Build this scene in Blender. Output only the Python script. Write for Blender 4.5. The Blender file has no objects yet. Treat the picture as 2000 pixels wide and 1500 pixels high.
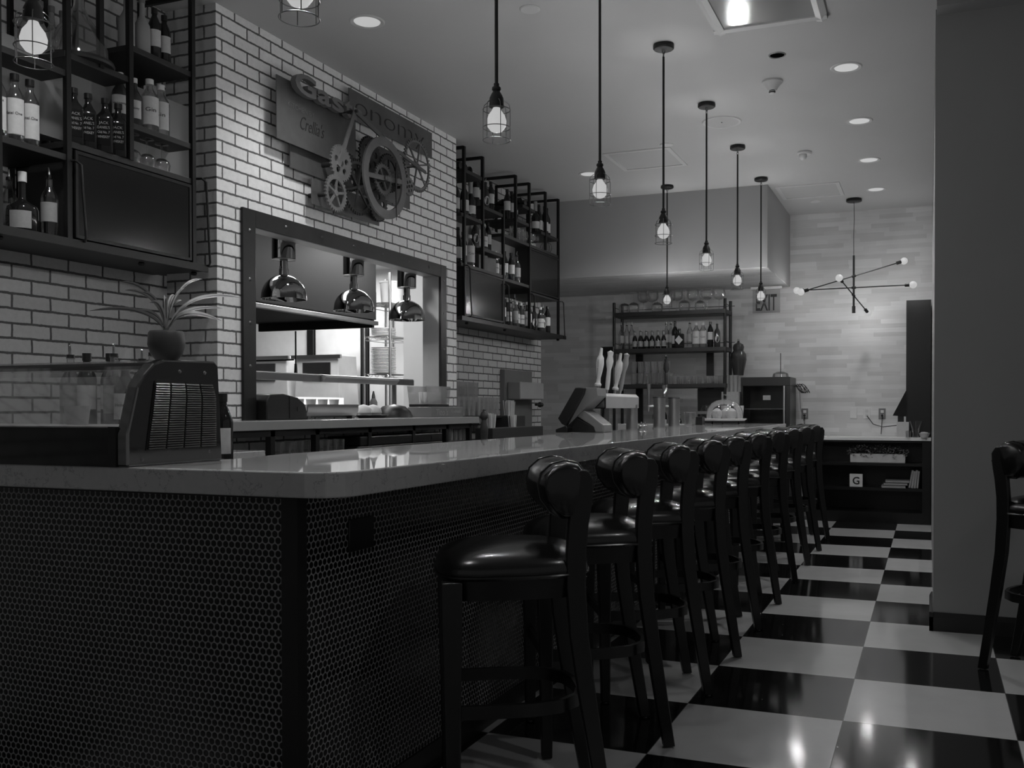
import bpy, bmesh, math, random
from mathutils import Vector, Matrix
random.seed(7)
PI = math.pi
S = bpy.context.scene
COL = S.collection

# ------------------------------------------------------------------ camera
cam_d = bpy.data.cameras.new('camera')
cam = bpy.data.objects.new('camera', cam_d)
COL.objects.link(cam)
S.camera = cam
F_PX, YAW, PITCH, ROLL = 1860.898, -0.36765, -0.0126, -0.00074
cam_d.sensor_width = 36.0
cam_d.lens = 36.0 * F_PX / 2000.0
cam_d.shift_x = -98.25 / 2000.0
cam_d.shift_y = 70.04 / 2000.0
cam_d.clip_start = 0.05
w = Vector((math.sin(YAW) * math.cos(PITCH), math.cos(YAW) * math.cos(PITCH), math.sin(PITCH)))
r = Vector((math.cos(YAW), -math.sin(YAW), 0))
u = r.cross(w)
r, u = r * math.cos(ROLL) + u * math.sin(ROLL), u * math.cos(ROLL) - r * math.sin(ROLL)
cam.matrix_world = Matrix(((r.x, u.x, -w.x, 0.916), (r.y, u.y, -w.y, -3.805), (r.z, u.z, -w.z, 1.208), (0, 0, 0, 1)))

# ------------------------------------------------------------------ world, exposure
wd = bpy.data.worlds.new('world'); S.world = wd
wd.use_nodes = True
wd.node_tree.nodes['Background'].inputs[0].default_value = (1, 1, 1, 1)
wd.node_tree.nodes['Background'].inputs[1].default_value = 0.13
S.view_settings.view_transform = 'Standard'
S.view_settings.look = 'None'
S.view_settings.exposure = 0.0
S.view_settings.gamma = 1.0
S.view_settings.use_curve_mapping = False

CEIL = 3.35
PEND_W, DOWN_W, CHAN_W, KITCH_W = 78.0, 44.0, 6.0, 27.0

def add_light(name, kind, loc, power, parent=None, size=0.03, rot=None, **kw):
    d = bpy.data.lights.new(name, kind)
    d.energy = power
    if kind in ('POINT', 'SPOT'): d.shadow_soft_size = size
    for k, v in kw.items(): setattr(d, k, v)
    o = bpy.data.objects.new(name, d); COL.objects.link(o)
    o.location = loc
    if rot: o.rotation_euler = rot
    if parent: o.parent = parent
    return o
# fluorescent panels of the kitchen ceiling; the last one is an added fill lamp
add_light('kitchen_light', 'AREA', (-4.95, 4.30, 2.68), KITCH_W, shape='RECTANGLE', size=2.4) .data.size_y = 1.0
add_light('kitchen_light', 'AREA', (-3.25, 1.6, 2.66), 30.0, shape='RECTANGLE', size=0.4) .data.size_y = 1.2
add_light('kitchen_light', 'AREA', (-3.35, 3.3, 2.66), 60.0, shape='RECTANGLE', size=0.5) .data.size_y = 0.5  # added fill without a fixture, brightens the far part of the kitchen

# ------------------------------------------------------------------ materials
def new_mat(name):
    m = bpy.data.materials.new(name); m.use_nodes = True
    nt = m.node_tree
    return m, nt, nt.nodes['Principled BSDF']
def G(v): return (v, v, v, 1)
def N(nt, t, **kw):
    n = nt.nodes.new(t)
    for k, v in kw.items(): setattr(n, k, v)
    return n
def mth(nt, op, a, b=None, c=None):
    n = nt.nodes.new('ShaderNodeMath'); n.operation = op
    for i, x in enumerate((a, b, c)):
        if x is None: continue
        if isinstance(x, (int, float)): n.inputs[i].default_value = x
        else: nt.links.new(x, n.inputs[i])
    return n.outputs[0]
def mixc(nt, f, a, b):
    n = nt.nodes.new('ShaderNodeMix'); n.data_type = 'RGBA'
    for i, x in ((0, f), (6, a), (7, b)):
        if isinstance(x, (int, float)): n.inputs[i].default_value = x if i == 0 else G(x)
        else: nt.links.new(x, n.inputs[i])
    return n.outputs[2]
def xyz(nt):
    tc = N(nt, 'ShaderNodeTexCoord'); sp = N(nt, 'ShaderNodeSeparateXYZ')
    nt.links.new(tc.outputs['Object'], sp.inputs[0])
    return sp.outputs[0], sp.outputs[1], sp.outputs[2], tc.outputs['Object']
def comb(nt, a, b, c=0.0):
    n = N(nt, 'ShaderNodeCombineXYZ')
    for i, x in enumerate((a, b, c)):
        if isinstance(x, (int, float)): n.inputs[i].default_value = x
        else: nt.links.new(x, n.inputs[i])
    return n.outputs[0]
def noise(nt, vec, scale, detail=3, rough=0.6):
    n = N(nt, 'ShaderNodeTexNoise'); n.inputs['Scale'].default_value = scale
    n.inputs['Detail'].default_value = detail; n.inputs['Roughness'].default_value = rough
    if vec is not None: nt.links.new(vec, n.inputs['Vector'])
    return n.outputs['Fac']
def bump(nt, b, h, strength, dist=0.002):
    n = N(nt, 'ShaderNodeBump'); n.inputs['Strength'].default_value = strength; n.inputs['Distance'].default_value = dist
    nt.links.new(h, n.inputs['Height']); nt.links.new(n.outputs[0], b.inputs['Normal'])

def plain(name, c, rough=0.5, metal=0.0, var=0.0, vscale=8.0, bmp=0.0, spec=0.5, coat=0.0):
    m, nt, b = new_mat(name)
    b.inputs['Base Color'].default_value = G(c); b.inputs['Roughness'].default_value = rough
    b.inputs['Metallic'].default_value = metal; b.inputs['Specular IOR Level'].default_value = spec
    b.inputs['Coat Weight'].default_value = coat
    x, y, z, v = xyz(nt)
    nz = noise(nt, v, vscale)
    if var: nt.links.new(mixc(nt, nz, max(0, c * (1 - var)), c * (1 + var)), b.inputs['Base Color'])
    if bmp: bump(nt, b, nz, bmp)
    return m
def emis(name, e, strength=1.0):
    m, nt, b = new_mat(name)
    b.inputs['Base Color'].default_value = G(0.1)
    b.inputs['Emission Color'].default_value = G(e); b.inputs['Emission Strength'].default_value = strength
    return m

def brick_mat(name, axis, c1, c2, mortar, off=(0, 0)):
    m, nt, b = new_mat(name)
    x, y, z, v = xyz(nt)
    h = y if axis == 'Y' else x
    wob = mth(nt, 'MULTIPLY', mth(nt, 'SUBTRACT', noise(nt, v, 22, 4), 0.5), 0.009)
    wob2 = mth(nt, 'MULTIPLY', mth(nt, 'SUBTRACT', noise(nt, v, 31, 4), 0.5), 0.009)
    vec = comb(nt, mth(nt, 'ADD', mth(nt, 'ADD', h, off[0]), wob), mth(nt, 'ADD', mth(nt, 'ADD', z, off[1]), wob2))
    t = N(nt, 'ShaderNodeTexBrick'); nt.links.new(vec, t.inputs['Vector'])
    t.inputs['Scale'].default_value = 1.0; t.inputs['Brick Width'].default_value = 0.203
    t.inputs['Row Height'].default_value = 0.0672; t.inputs['Mortar Size'].default_value = 0.0060
    t.inputs['Mortar Smooth'].default_value = 0.2
    t.inputs['Color1'].default_value = G(c1); t.inputs['Color2'].default_value = G(c2); t.inputs['Mortar'].default_value = G(mortar)
    nz = noise(nt, v, 40, 4)
    mul = N(nt, 'ShaderNodeMix'); mul.data_type = 'RGBA'; mul.blend_type = 'MULTIPLY'; mul.inputs[0].default_value = 1
    nt.links.new(t.outputs['Color'], mul.inputs[6]); nt.links.new(mixc(nt, nz, 0.82, 1.12), mul.inputs[7])
    nt.links.new(mul.outputs[2], b.inputs['Base Color'])
    b.inputs['Roughness'].default_value = 0.62
    hh = mth(nt, 'ADD', mth(nt, 'SUBTRACT', 1.0, t.outputs['Fac']), mth(nt, 'MULTIPLY', nz, 0.25))
    bump(nt, b, hh, 0.6, 0.006)
    return m

def plank_mat(name, axis, lo, hi, w_=0.34, h_=0.047):
    m, nt, b = new_mat(name)
    x, y, z, v = xyz(nt)
    hx, vz = (x, z) if axis == 'X' else (x, y)
    row = mth(nt, 'FLOOR', mth(nt, 'DIVIDE', vz, h_))
    wn = N(nt, 'ShaderNodeTexWhiteNoise', noise_dimensions='1D'); nt.links.new(row, wn.inputs['W'])
    uu = mth(nt, 'DIVIDE', mth(nt, 'ADD', hx, mth(nt, 'MULTIPLY', wn.outputs['Value'], 3.0)), w_)
    cell = mth(nt, 'FLOOR', uu)
    w2 = N(nt, 'ShaderNodeTexWhiteNoise', noise_dimensions='2D'); nt.links.new(comb(nt, cell, row), w2.inputs['Vector'])
    streak = noise(nt, comb(nt, mth(nt, 'MULTIPLY', hx, 4.0), mth(nt, 'MULTIPLY', vz, 55.0), row), 1.0, 4)
    big = noise(nt, v, 2.2, 2)
    f = mth(nt, 'ADD', mth(nt, 'MULTIPLY', w2.outputs['Value'], 0.55), mth(nt, 'ADD', mth(nt, 'MULTIPLY', streak, 0.45), mth(nt, 'MULTIPLY', mth(nt, 'SUBTRACT', big, 0.5), 0.8)))
    nt.links.new(mixc(nt, f, lo, hi), b.inputs['Base Color'])
    b.inputs['Roughness'].default_value = 0.5
    bump(nt, b, mth(nt, 'ADD', w2.outputs['Value'], streak), 0.25, 0.003)
    return m

def floor_mat():
    T = 0.61
    m, nt, b = new_mat('checker_floor_tiles')
    x, y, z, v = xyz(nt)
    ux = mth(nt, 'DIVIDE', x, T); uy = mth(nt, 'DIVIDE', y, T)
    par = mth(nt, 'MODULO', mth(nt, 'ADD', mth(nt, 'ADD', mth(nt, 'FLOOR', ux), mth(nt, 'FLOOR', uy)), 200.0), 2.0)
    wn = N(nt, 'ShaderNodeTexWhiteNoise', noise_dimensions='2D')
    nt.links.new(comb(nt, mth(nt, 'FLOOR', ux), mth(nt, 'FLOOR', uy)), wn.inputs['Vector'])
    speck = mth(nt, 'GREATER_THAN', noise(nt, v, 260, 2), 0.7)
    cloud = noise(nt, v, 5, 4)
    white = mixc(nt, mth(nt, 'MULTIPLY', speck, 0.35), mixc(nt, mth(nt, 'ADD', mth(nt, 'MULTIPLY', cloud, 0.6), mth(nt, 'MULTIPLY', wn.outputs['Value'], 0.3)), 0.34, 0.46), 0.12)
    sp2 = N(nt, 'ShaderNodeTexVoronoi'); sp2.inputs['Scale'].default_value = 7.0; nt.links.new(v, sp2.inputs['Vector'])
    chip = mth(nt, 'LESS_THAN', sp2.outputs['Distance'], 0.022)
    black = mixc(nt, chip, 0.006, 0.7)
    c = mixc(nt, par, black, white)
    fx = mth(nt, 'ABSOLUTE', mth(nt, 'SUBTRACT', mth(nt, 'FRACT', ux), 0.5))
    fy = mth(nt, 'ABSOLUTE', mth(nt, 'SUBTRACT', mth(nt, 'FRACT', uy), 0.5))
    g = mth(nt, 'GREATER_THAN', mth(nt, 'MAXIMUM', fx, fy), 0.4975)
    c2 = mixc(nt, g, c, 0.09)
    nt.links.new(c2, b.inputs['Base Color'])
    b.inputs['Roughness'].default_value = 0.09
    b.inputs['Specular IOR Level'].default_value = 0.5
    return m

def penny_mat(name, axis):
    p = 0.0205
    m, nt, b = new_mat(name)
    x, y, z, v = xyz(nt)
    h = y if axis == 'Y' else x
    uu = mth(nt, 'ADD', mth(nt, 'DIVIDE', h, p), 400.0); vv = mth(nt, 'DIVIDE', z, p * math.sqrt(3))
    def lat(o):
        du = mth(nt, 'SUBTRACT', mth(nt, 'FRACT', mth(nt, 'ADD', uu, o)), 0.5)
        dv = mth(nt, 'MULTIPLY', mth(nt, 'SUBTRACT', mth(nt, 'FRACT', mth(nt, 'ADD', vv, o)), 0.5), math.sqrt(3))
        return mth(nt, 'SQRT', mth(nt, 'ADD', mth(nt, 'MULTIPLY', du, du), mth(nt, 'MULTIPLY', dv, dv)))
    d = mth(nt, 'MINIMUM', lat(0.0), lat(0.5))
    mr = N(nt, 'ShaderNodeMapRange', interpolation_type='SMOOTHSTEP')
    mr.inputs['From Min'].default_value = 0.405; mr.inputs['From Max'].default_value = 0.455
    nt.links.new(d, mr.inputs['Value'])
    g = mr.outputs[0]
    nt.links.new(mixc(nt, g, 0.006, mixc(nt, noise(nt, v, 25), 0.20, 0.36)), b.inputs['Base Color'])
    nt.links.new(mth(nt, 'ADD', mth(nt, 'MULTIPLY', g, 0.5), mth(nt, 'ADD', 0.12, mth(nt, 'MULTIPLY', noise(nt, v, 30), 0.2))), b.inputs['Roughness'])
    hh = mth(nt, 'SUBTRACT', 1.0, mth(nt, 'MULTIPLY', mth(nt, 'POWER', mth(nt, 'MULTIPLY', d, 2.2), 4.0), 0.6))
    bump(nt, b, mth(nt, 'ADD', hh, mth(nt, 'MULTIPLY', noise(nt, v, 60), 0.4)), 0.35, 0.002)
    return m

def glass_mat(name, tint=0.92, refl=0.06, fr=0.75, tl=0.05):
    m = bpy.data.materials.new(name); m.use_nodes = True
    nt = m.node_tree; nt.nodes.clear()
    out = N(nt, 'ShaderNodeOutputMaterial'); mx = N(nt, 'ShaderNodeMixShader')
    tr = N(nt, 'ShaderNodeBsdfTransparent'); gl = N(nt, 'ShaderNodeBsdfGlossy')
    tr.inputs[0].default_value = G(tint); gl.inputs[0].default_value = G(1); gl.inputs['Roughness'].default_value = 0.05
    lw = N(nt, 'ShaderNodeLayerWeight'); lw.inputs[0].default_value = 0.28
    f = mth(nt, 'ADD', mth(nt, 'MULTIPLY', lw.outputs['Fresnel'], fr), refl)
    nt.links.new(f, mx.inputs[0]); nt.links.new(tr.outputs[0], mx.inputs[1]); nt.links.new(gl.outputs[0], mx.inputs[2])
    df = N(nt, 'ShaderNodeBsdfTranslucent'); df.inputs[0].default_value = G(0.8)
    m2 = N(nt, 'ShaderNodeMixShader'); m2.inputs[0].default_value = tl
    nt.links.new(mx.outputs[0], m2.inputs[1]); nt.links.new(df.outputs[0], m2.inputs[2]); nt.links.new(m2.outputs[0], out.inputs[0])
    return m

M = {}
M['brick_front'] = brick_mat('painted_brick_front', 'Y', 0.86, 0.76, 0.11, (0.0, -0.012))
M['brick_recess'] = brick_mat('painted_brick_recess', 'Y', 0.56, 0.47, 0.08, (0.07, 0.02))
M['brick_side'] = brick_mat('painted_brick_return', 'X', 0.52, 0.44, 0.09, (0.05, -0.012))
M['plank_wall'] = plank_mat('pale_wood_strips', 'X', 0.44, 0.70)
M['plank_soffit'] = plank_mat('pale_wood_strips_soffit', 'XY', 0.42, 0.6)
M['paint'] = plain('wall_paint', 0.25, 0.55, var=0.05, vscale=3)
M['paint_soffit'] = plain('soffit_paint', 0.32, 0.5, var=0.04, vscale=3)
M['ceiling'] = plain('ceiling_paint', 0.47, 0.7, var=0.03, vscale=2)
M['floor'] = floor_mat()
M['penny_x'] = penny_mat('penny_tile_front', 'X')
M['penny_y'] = penny_mat('penny_tile_side', 'Y')
M['black'] = plain('black_trim', 0.006, 0.45)
M['base'] = plain('dark_baseboard', 0.010, 0.3)
M['iron'] = plain('blackened_iron', 0.010, 0.42, 0.3, var=0.3, vscale=30, bmp=0.1)
M['iron_pale'] = plain('dark_steel_frame', 0.035, 0.42, 0.7, var=0.3, vscale=6)  # paler and more metallic than the blackened iron
M['darkwood'] = plain('dark_wood_board', 0.016, 0.5, var=0.4, vscale=14)
M['espresso'] = plain('espresso_wood', 0.003, 0.34, var=0.3, vscale=20)
M['leather'] = plain('black_leather', 0.006, 0.24, var=0.3, vscale=60, bmp=0.08, coat=0.15)
M['steel'] = plain('brushed_steel', 0.42, 0.3, 1.0, var=0.1, vscale=4)
M['louvre'] = plain('louvre_chrome', 0.07, 0.22, 1.0)
M['steel_dark'] = plain('dull_steel', 0.16, 0.38, 1.0, var=0.2, vscale=5)
M['steel_rough'] = plain('matte_steel', 0.36, 0.55, 0.5, var=0.15, vscale=4)
M['chrome'] = plain('black_chrome', 0.33, 0.05, 1.0)
M['sign_metal'] = plain('weathered_sheet_metal', 0.115, 0.5, 0.45, var=0.45, vscale=5, bmp=0.05)
M['gear_metal'] = plain('gear_metal', 0.15, 0.45, 0.4, var=0.35, vscale=8, bmp=0.05)
M['gear_dark'] = plain('dark_gear_metal', 0.045, 0.5, 0.4, var=0.35, vscale=8)
M['letter'] = plain('dark_letter_paint', 0.14, 0.5)
M['engrave'] = plain('engraved_line', 0.012, 0.6)
M['white'] = plain('white_plastic', 0.62, 0.4, var=0.03)
M['paper'] = plain('paper_label', 0.5, 0.6, var=0.12, vscale=60)
M['paper_dim'] = plain('aged_paper', 0.28, 0.6, var=0.2, vscale=50)
M['grey'] = plain('grey_plastic', 0.16, 0.4, var=0.1)
M['grey_mid'] = plain('mid_grey', 0.26, 0.5, var=0.1)
M['fryer'] = plain('stainless_panel', 0.8, 0.4, 0.1, var=0.25, vscale=3)
M['black_plastic'] = plain('black_plastic', 0.010, 0.35)
M['black_gloss'] = plain('black_gloss', 0.008, 0.08)
M['cab_door'] = plain('smoked_door', 0.007, 0.16)
M['glass'] = glass_mat('clear_glass', 0.94, 0.12, 0.8, 0.10)
M['glass_thick'] = glass_mat('thick_glass', 0.88, 0.09, 0.7, 0.025)
M['tumbler'] = glass_mat('stacked_glassware', 0.94, 0.12, 0.8, 0.16)
M['glass_case'] = glass_mat('case_glass', 0.9, 0.01, 0.22, 0.012)
M['bottle_dark'] = plain('dark_bottle_glass', 0.010, 0.08)
M['bottle_mid'] = plain('amber_bottle_glass', 0.035, 0.09)
M['foliage'] = plain('dark_foliage', 0.17, 0.55, var=0.6, vscale=40)
M['leaf'] = plain('leaf_green_grey', 0.11, 0.45, var=0.3, vscale=50)
M['leaf_edge'] = plain('leaf_pale_stripe', 0.36, 0.45)
M['clay'] = plain('dark_clay', 0.035, 0.5, var=0.2, vscale=30, bmp=0.2)
M['bulb'] = emis('glowing_bulb', 0.46)
M['lamp_disc'] = emis('glowing_downlight', 0.46)
M['tube_light'] = emis('kitchen_tube_light', 0.46)
M['void'] = plain('dark_void', 0.003, 0.9, spec=0.0)
M['rim'] = plain('white_rim', 0.55, 0.5)
M['cone'] = plain('matte_white_ceiling_fitting', 0.5, 0.6)
M['wax'] = plain('cloth_bread', 0.45, 0.7, var=0.2, vscale=30)
M['turned_wood'] = plain('turned_wood', 0.05, 0.3, var=0.3, vscale=20)

def quartz_mat():
    m, nt, b = new_mat('quartz_worktop')
    x, y, z, v = xyz(nt)
    n1 = noise(nt, v, 9, 5); n2 = noise(nt, v, 45, 3)
    vein = mth(nt, 'LESS_THAN', mth(nt, 'ABSOLUTE', mth(nt, 'SUBTRACT', n1, 0.52)), 0.006)
    c = mixc(nt, n2, 0.42, 0.52)
    nt.links.new(mixc(nt, mth(nt, 'MULTIPLY', vein, 0.4), c, 0.12), b.inputs['Base Color'])
    b.inputs['Roughness'].default_value = 0.025
    return m
M['quartz'] = quartz_mat()

# ------------------------------------------------------------------ mesh helpers
class MB:
    def __init__(s): s.v = []; s.f = []
    def add(s, vs, fs):
        n = len(s.v); s.v += [tuple(p) for p in vs]; s.f += [tuple(i + n for i in f) for f in fs]; return s
    def box(s, x0, x1, y0, y1, z0, z1):
        vs = [(x, y, z) for z in (z0, z1) for y in (y0, y1) for x in (x0, x1)]
        return s.add(vs, [(0, 2, 3, 1), (4, 5, 7, 6), (0, 1, 5, 4), (2, 6, 7, 3), (0, 4, 6, 2), (1, 3, 7, 5)])
    def bar(s, p0, p1, a, b, up=(0, 0, 1)):
        p0 = Vector(p0); p1 = Vector(p1); d = (p1 - p0).normalized(); up = Vector(up)
        if abs(d.dot(up)) > 0.95: up = Vector((1, 0, 0))
        sx = d.cross(up).normalized(); sy = sx.cross(d).normalized()
        vs = []
        for p in (p0, p1):
            for i, j in ((-1, -1), (1, -1), (1, 1), (-1, 1)): vs.append(p + sx * i * a / 2 + sy * j * b / 2)
        return s.add(vs, [(0, 3, 2, 1), (4, 5, 6, 7), (0, 1, 5, 4), (1, 2, 6, 5), (2, 3, 7, 6), (3, 0, 4, 7)])
    def tube(s, pts, r, n=8, closed=False, cap=True):
        pts = [Vector(p) for p in pts]; m = len(pts)
        rs = r if isinstance(r, (list, tuple)) else [r] * m
        vs = []; prev = None
        for i, p in enumerate(pts):
            if closed: d = pts[(i + 1) % m] - pts[i - 1]
            else: d = pts[min(i + 1, m - 1)] - pts[max(i - 1, 0)]
            d.normalize()
            if prev is None:
                a = Vector((0, 0, 1)) if abs(d.z) < 0.9 else Vector((1, 0, 0))
                sx = d.cross(a).normalized()
            else: sx = (prev - d * prev.dot(d)).normalized()
            prev = sx; sy = d.cross(sx)
            for k in range(n):
                t = 2 * PI * k / n; vs.append(p + (sx * math.cos(t) + sy * math.sin(t)) * rs[i])
        fs = []
        for i in range(m if closed else m - 1):
            j = (i + 1) % m
            for k in range(n): fs.append((i * n + k, i * n + (k + 1) % n, j * n + (k + 1) % n, j * n + k))
        if cap and not closed: fs.append(tuple(range(n))[::-1]); fs.append(tuple((m - 1) * n + k for k in range(n)))
        return s.add(vs, fs)
    def cyl(s, p0, p1, r0, r1=None, n=20): return s.tube([p0, p1], [r0, r0 if r1 is None else r1], n)
    def lathe(s, prof, c=(0, 0, 0), n=20, a0=0.0, a1=2 * PI, axis='Z', cap=False):
        full = abs(a1 - a0 - 2 * PI) < 1e-6; k = n if full else n + 1
        vs = []
        for (r_, z_) in prof:
            for i in range(k):
                t = a0 + (a1 - a0) * i / n
                q = (r_ * math.cos(t), r_ * math.sin(t), z_)
                if axis == 'X': q = (z_, q[0], q[1])
                if axis == 'Y': q = (q[1], z_, q[0])
                vs.append((q[0] + c[0], q[1] + c[1], q[2] + c[2]))
        fs = []
        for i in range(len(prof) - 1):
            for j in range(n if full else n):
                j2 = (j + 1) % k
                fs.append((i * k + j, i * k + j2, (i + 1) * k + j2, (i + 1) * k + j))
        if cap:
            fs.append(tuple(range(k))[::-1]); fs.append(tuple((len(prof) - 1) * k + i for i in range(k)))
        return s.add(vs, fs)
    def sphere(s, c, r_, n=16, sz=1.0):
        return s.lathe([(max(1e-4, r_ * math.sin(PI * i / 10)), -r_ * sz * math.cos(PI * i / 10)) for i in range(11)], c, n)
    def prism(s, poly, a0, a1, axis='Z'):
        def P(p, t):
            if axis == 'Z': return (p[0], p[1], t)
            if axis == 'X': return (t, p[0], p[1])
            return (p[0], t, p[1])
        n = len(poly); vs = [P(p, a0) for p in poly] + [P(p, a1) for p in poly]
        fs = [tuple(range(n))[::-1], tuple(range(n, 2 * n))] + [(i, (i + 1) % n, n + (i + 1) % n, n + i) for i in range(n)]
        return s.add(vs, fs)
    def build(s, name, m, parent=None, loc=None, bevel=0.0, smooth=True, seg=2, rotz=0.0):
        me = bpy.data.meshes.new(name); me.from_pydata(s.v, [], s.f); me.validate()
        bm = bmesh.new(); bm.from_mesh(me); bmesh.ops.recalc_face_normals(bm, faces=bm.faces); bm.to_mesh(me); bm.free()
        me.materials.append(M[m] if isinstance(m, str) else m)
        if smooth:
            me.polygons.foreach_set('use_smooth', [True] * len(me.polygons)); me.set_sharp_from_angle(angle=math.radians(38))
        o = bpy.data.objects.new(name, me); COL.objects.link(o)
        if loc: o.location = loc
        o.rotation_euler.z = rotz
        if parent: o.parent = parent
        if bevel:
            b = o.modifiers.new('bevel', 'BEVEL'); b.width = bevel; b.segments = seg; b.limit_method = 'ANGLE'; b.harden_normals = False
        return o

def tag(o, label, cat, group=None, kind=None):
    o['label'] = label; o['category'] = cat
    if group: o['group'] = group
    if kind: o['kind'] = kind
    return o
def thing(name, label, cat, loc=(0, 0, 0), rz=0.0, group=None):
    o = bpy.data.objects.new(name, None); COL.objects.link(o); o.empty_display_size = 0.1
    o.location = loc; o.rotation_euler = (0, 0, rz)
    return tag(o, label, cat, group)
def struct(mb, name, m, **kw):
    o = mb.build(name, m, **kw)
    if o.parent is None: o['kind'] = 'structure'
    return o
def kids(o): return [c for c in ALLOBJ() if c.parent == o]
def ALLOBJ(): return COL.objects
def register(root):
    root_tree = []
    def rec(o):
        return (o, [rec(c) for c in o.children])
    return rec(root)
def dup(tree, loc, rz=None, label=None, group=None, scale=None):
    def rec(t, parent):
        o, ch = t
        c = o.copy(); COL.objects.link(c)
        if parent is not None: c.parent = parent
        for k in ch: rec(k, c)
        return c
    c = rec(tree, None)
    c.location = loc
    if rz is not None: c.rotation_euler.z = rz
    if label: c['label'] = label
    if group: c['group'] = group
    if scale: c.scale = scale
    return c
ORD = ['first', 'second', 'third', 'fourth', 'fifth', 'sixth', 'seventh', 'eighth', 'ninth', 'tenth', 'eleventh', 'twelfth', 'thirteenth', 'fourteenth', 'fifteenth', 'sixteenth']

def text_mesh(name, txt, size, m, parent=None, origin=(0, 0, 0), right=(1, 0, 0), up=(0, 0, 1), ext=0.002, width=None, bold=0.0, align='LEFT', cyl_r=None, shear=0.0):
    cu = bpy.data.curves.new(name, 'FONT'); cu.body = txt; cu.size = size; cu.extrude = ext; cu.offset = bold; cu.align_x = 'LEFT'; cu.shear = shear
    cu.resolution_u = 3
    o = bpy.data.objects.new(name, cu); COL.objects.link(o)
    bpy.context.view_layer.update()
    me = bpy.data.meshes.new_from_object(o.evaluated_get(bpy.context.evaluated_depsgraph_get()))
    bpy.data.objects.remove(o); bpy.data.curves.remove(cu)
    xs = [v.co.x for v in me.vertices]; x0, x1 = min(xs), max(xs)
    sc = (width / (x1 - x0)) if width else 1.0
    R = Vector(right); U = Vector(up); Nn = R.cross(U); O = Vector(origin)
    off = {'LEFT': 0.0, 'CENTER': -(x1 - x0) * sc / 2}[align]
    for v in me.vertices:
        a = (v.co.x - x0) * sc + off; b = v.co.y; c = v.co.z
        if cyl_r:
            t = a / cyl_r; rr = cyl_r + c
            v.co = O + Vector((rr * math.cos(t), rr * math.sin(t), b))
        else: v.co = O + R * a + U * b + Nn * c
    me.materials.append(M[m])
    o = bpy.data.objects.new(name, me); COL.objects.link(o)
    if parent: o.parent = parent
    return o

def curve_plate(name, loops, thick, m, parent, x, cy, cz):
    """flat plate with holes in the YZ plane facing +X"""
    cu = bpy.data.curves.new(name, 'CURVE'); cu.dimensions = '2D'; cu.fill_mode = 'BOTH'; cu.extrude = thick / 2
    for lp in loops:
        sp = cu.splines.new('POLY'); sp.points.add(len(lp) - 1); sp.use_cyclic_u = True
        for i, p in enumerate(lp): sp.points[i].co = (p[0], p[1], 0, 1)
    o = bpy.data.objects.new(name, cu); COL.objects.link(o); bpy.context.view_layer.update()
    me = bpy.data.meshes.new_from_object(o.evaluated_get(bpy.context.evaluated_depsgraph_get()))
    bpy.data.objects.remove(o); bpy.data.curves.remove(cu)
    for v in me.vertices: v.co = Vector((x + v.co.z, cy + v.co.x, cz + v.co.y))
    me.materials.append(M[m])
    o = bpy.data.objects.new(name, me); COL.objects.link(o); o.parent = parent
    return o
def circ(r_, n=36, c=(0, 0)): return [(c[0] + r_ * math.cos(2 * PI * i / n), c[1] + r_ * math.sin(2 * PI * i / n)) for i in range(n)]
def teeth(r_, k, d):
    o = []
    for i in range(k):
        t = 2 * PI * i / k; q = 2 * PI / k
        for a, rr in ((-.3, r_ - d), (-.18, r_), (.18, r_), (.3, r_ - d)): o.append((rr * math.cos(t + a * q), rr * math.sin(t + a * q)))
    return o

# ------------------------------------------------------------------ room shell
XF, XR = -2.61, -2.95          # kitchen brick face, recess brick face
struct(MB().box(-7, 4.2, -6.5, 7.2, -0.1, 0), 'floor', 'floor', smooth=False)
struct(MB().box(-7, 4.2, -6.5, 7.2, CEIL, CEIL + 0.1), 'ceiling', 'ceiling', smooth=False)
# brick box with the pass-through opening
wf = MB()
wf.box(XF - 0.02, XF, 0.26, 0.50, 0, CEIL).box(XF - 0.02, XF, 2.76, 3.0, 0, CEIL)
wf.box(XF - 0.02, XF, 0.50, 2.76, 2.27, CEIL).box(XF - 0.02, XF, 0.50, 2.76, 0, 1.16)
struct(wf, 'wall_left', 'brick_front', smooth=False)
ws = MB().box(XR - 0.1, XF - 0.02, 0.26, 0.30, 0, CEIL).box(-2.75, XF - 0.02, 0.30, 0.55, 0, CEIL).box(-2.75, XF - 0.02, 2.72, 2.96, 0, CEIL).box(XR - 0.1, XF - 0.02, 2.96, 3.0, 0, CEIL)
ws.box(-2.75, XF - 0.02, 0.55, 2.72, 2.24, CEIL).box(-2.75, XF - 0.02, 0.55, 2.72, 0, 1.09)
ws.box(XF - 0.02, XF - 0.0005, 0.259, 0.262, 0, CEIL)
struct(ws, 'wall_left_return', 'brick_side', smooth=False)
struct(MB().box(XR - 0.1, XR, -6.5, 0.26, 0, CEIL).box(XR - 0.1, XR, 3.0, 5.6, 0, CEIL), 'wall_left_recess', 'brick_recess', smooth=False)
struct(MB().box(-5, 1.05, 7.05, 7.15, 0, CEIL), 'wall_back', 'plank_wall', smooth=False)
struct(MB().box(0.94, 1.05, 1.73, 7.05, 0, CEIL).box(1.05, 4.2, 1.73, 1.85, 0, CEIL), 'wall_right', 'paint', smooth=False)
sf = MB().box(-5, -0.54, 5.46, 7.05, 2.56, CEIL)
struct(sf, 'wall_soffit', 'paint_soffit', smooth=False)
struct(MB().box(-5, -0.545, 5.465, 7.05, 2.556, 2.5599), 'trim_1', 'plank_soffit', smooth=False)
bb = MB().prism([(0, 0), (0.018, 0), (0.018, 0.085), (0.008, 0.11), (0, 0.11)], 0.0, 1.0)
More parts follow.
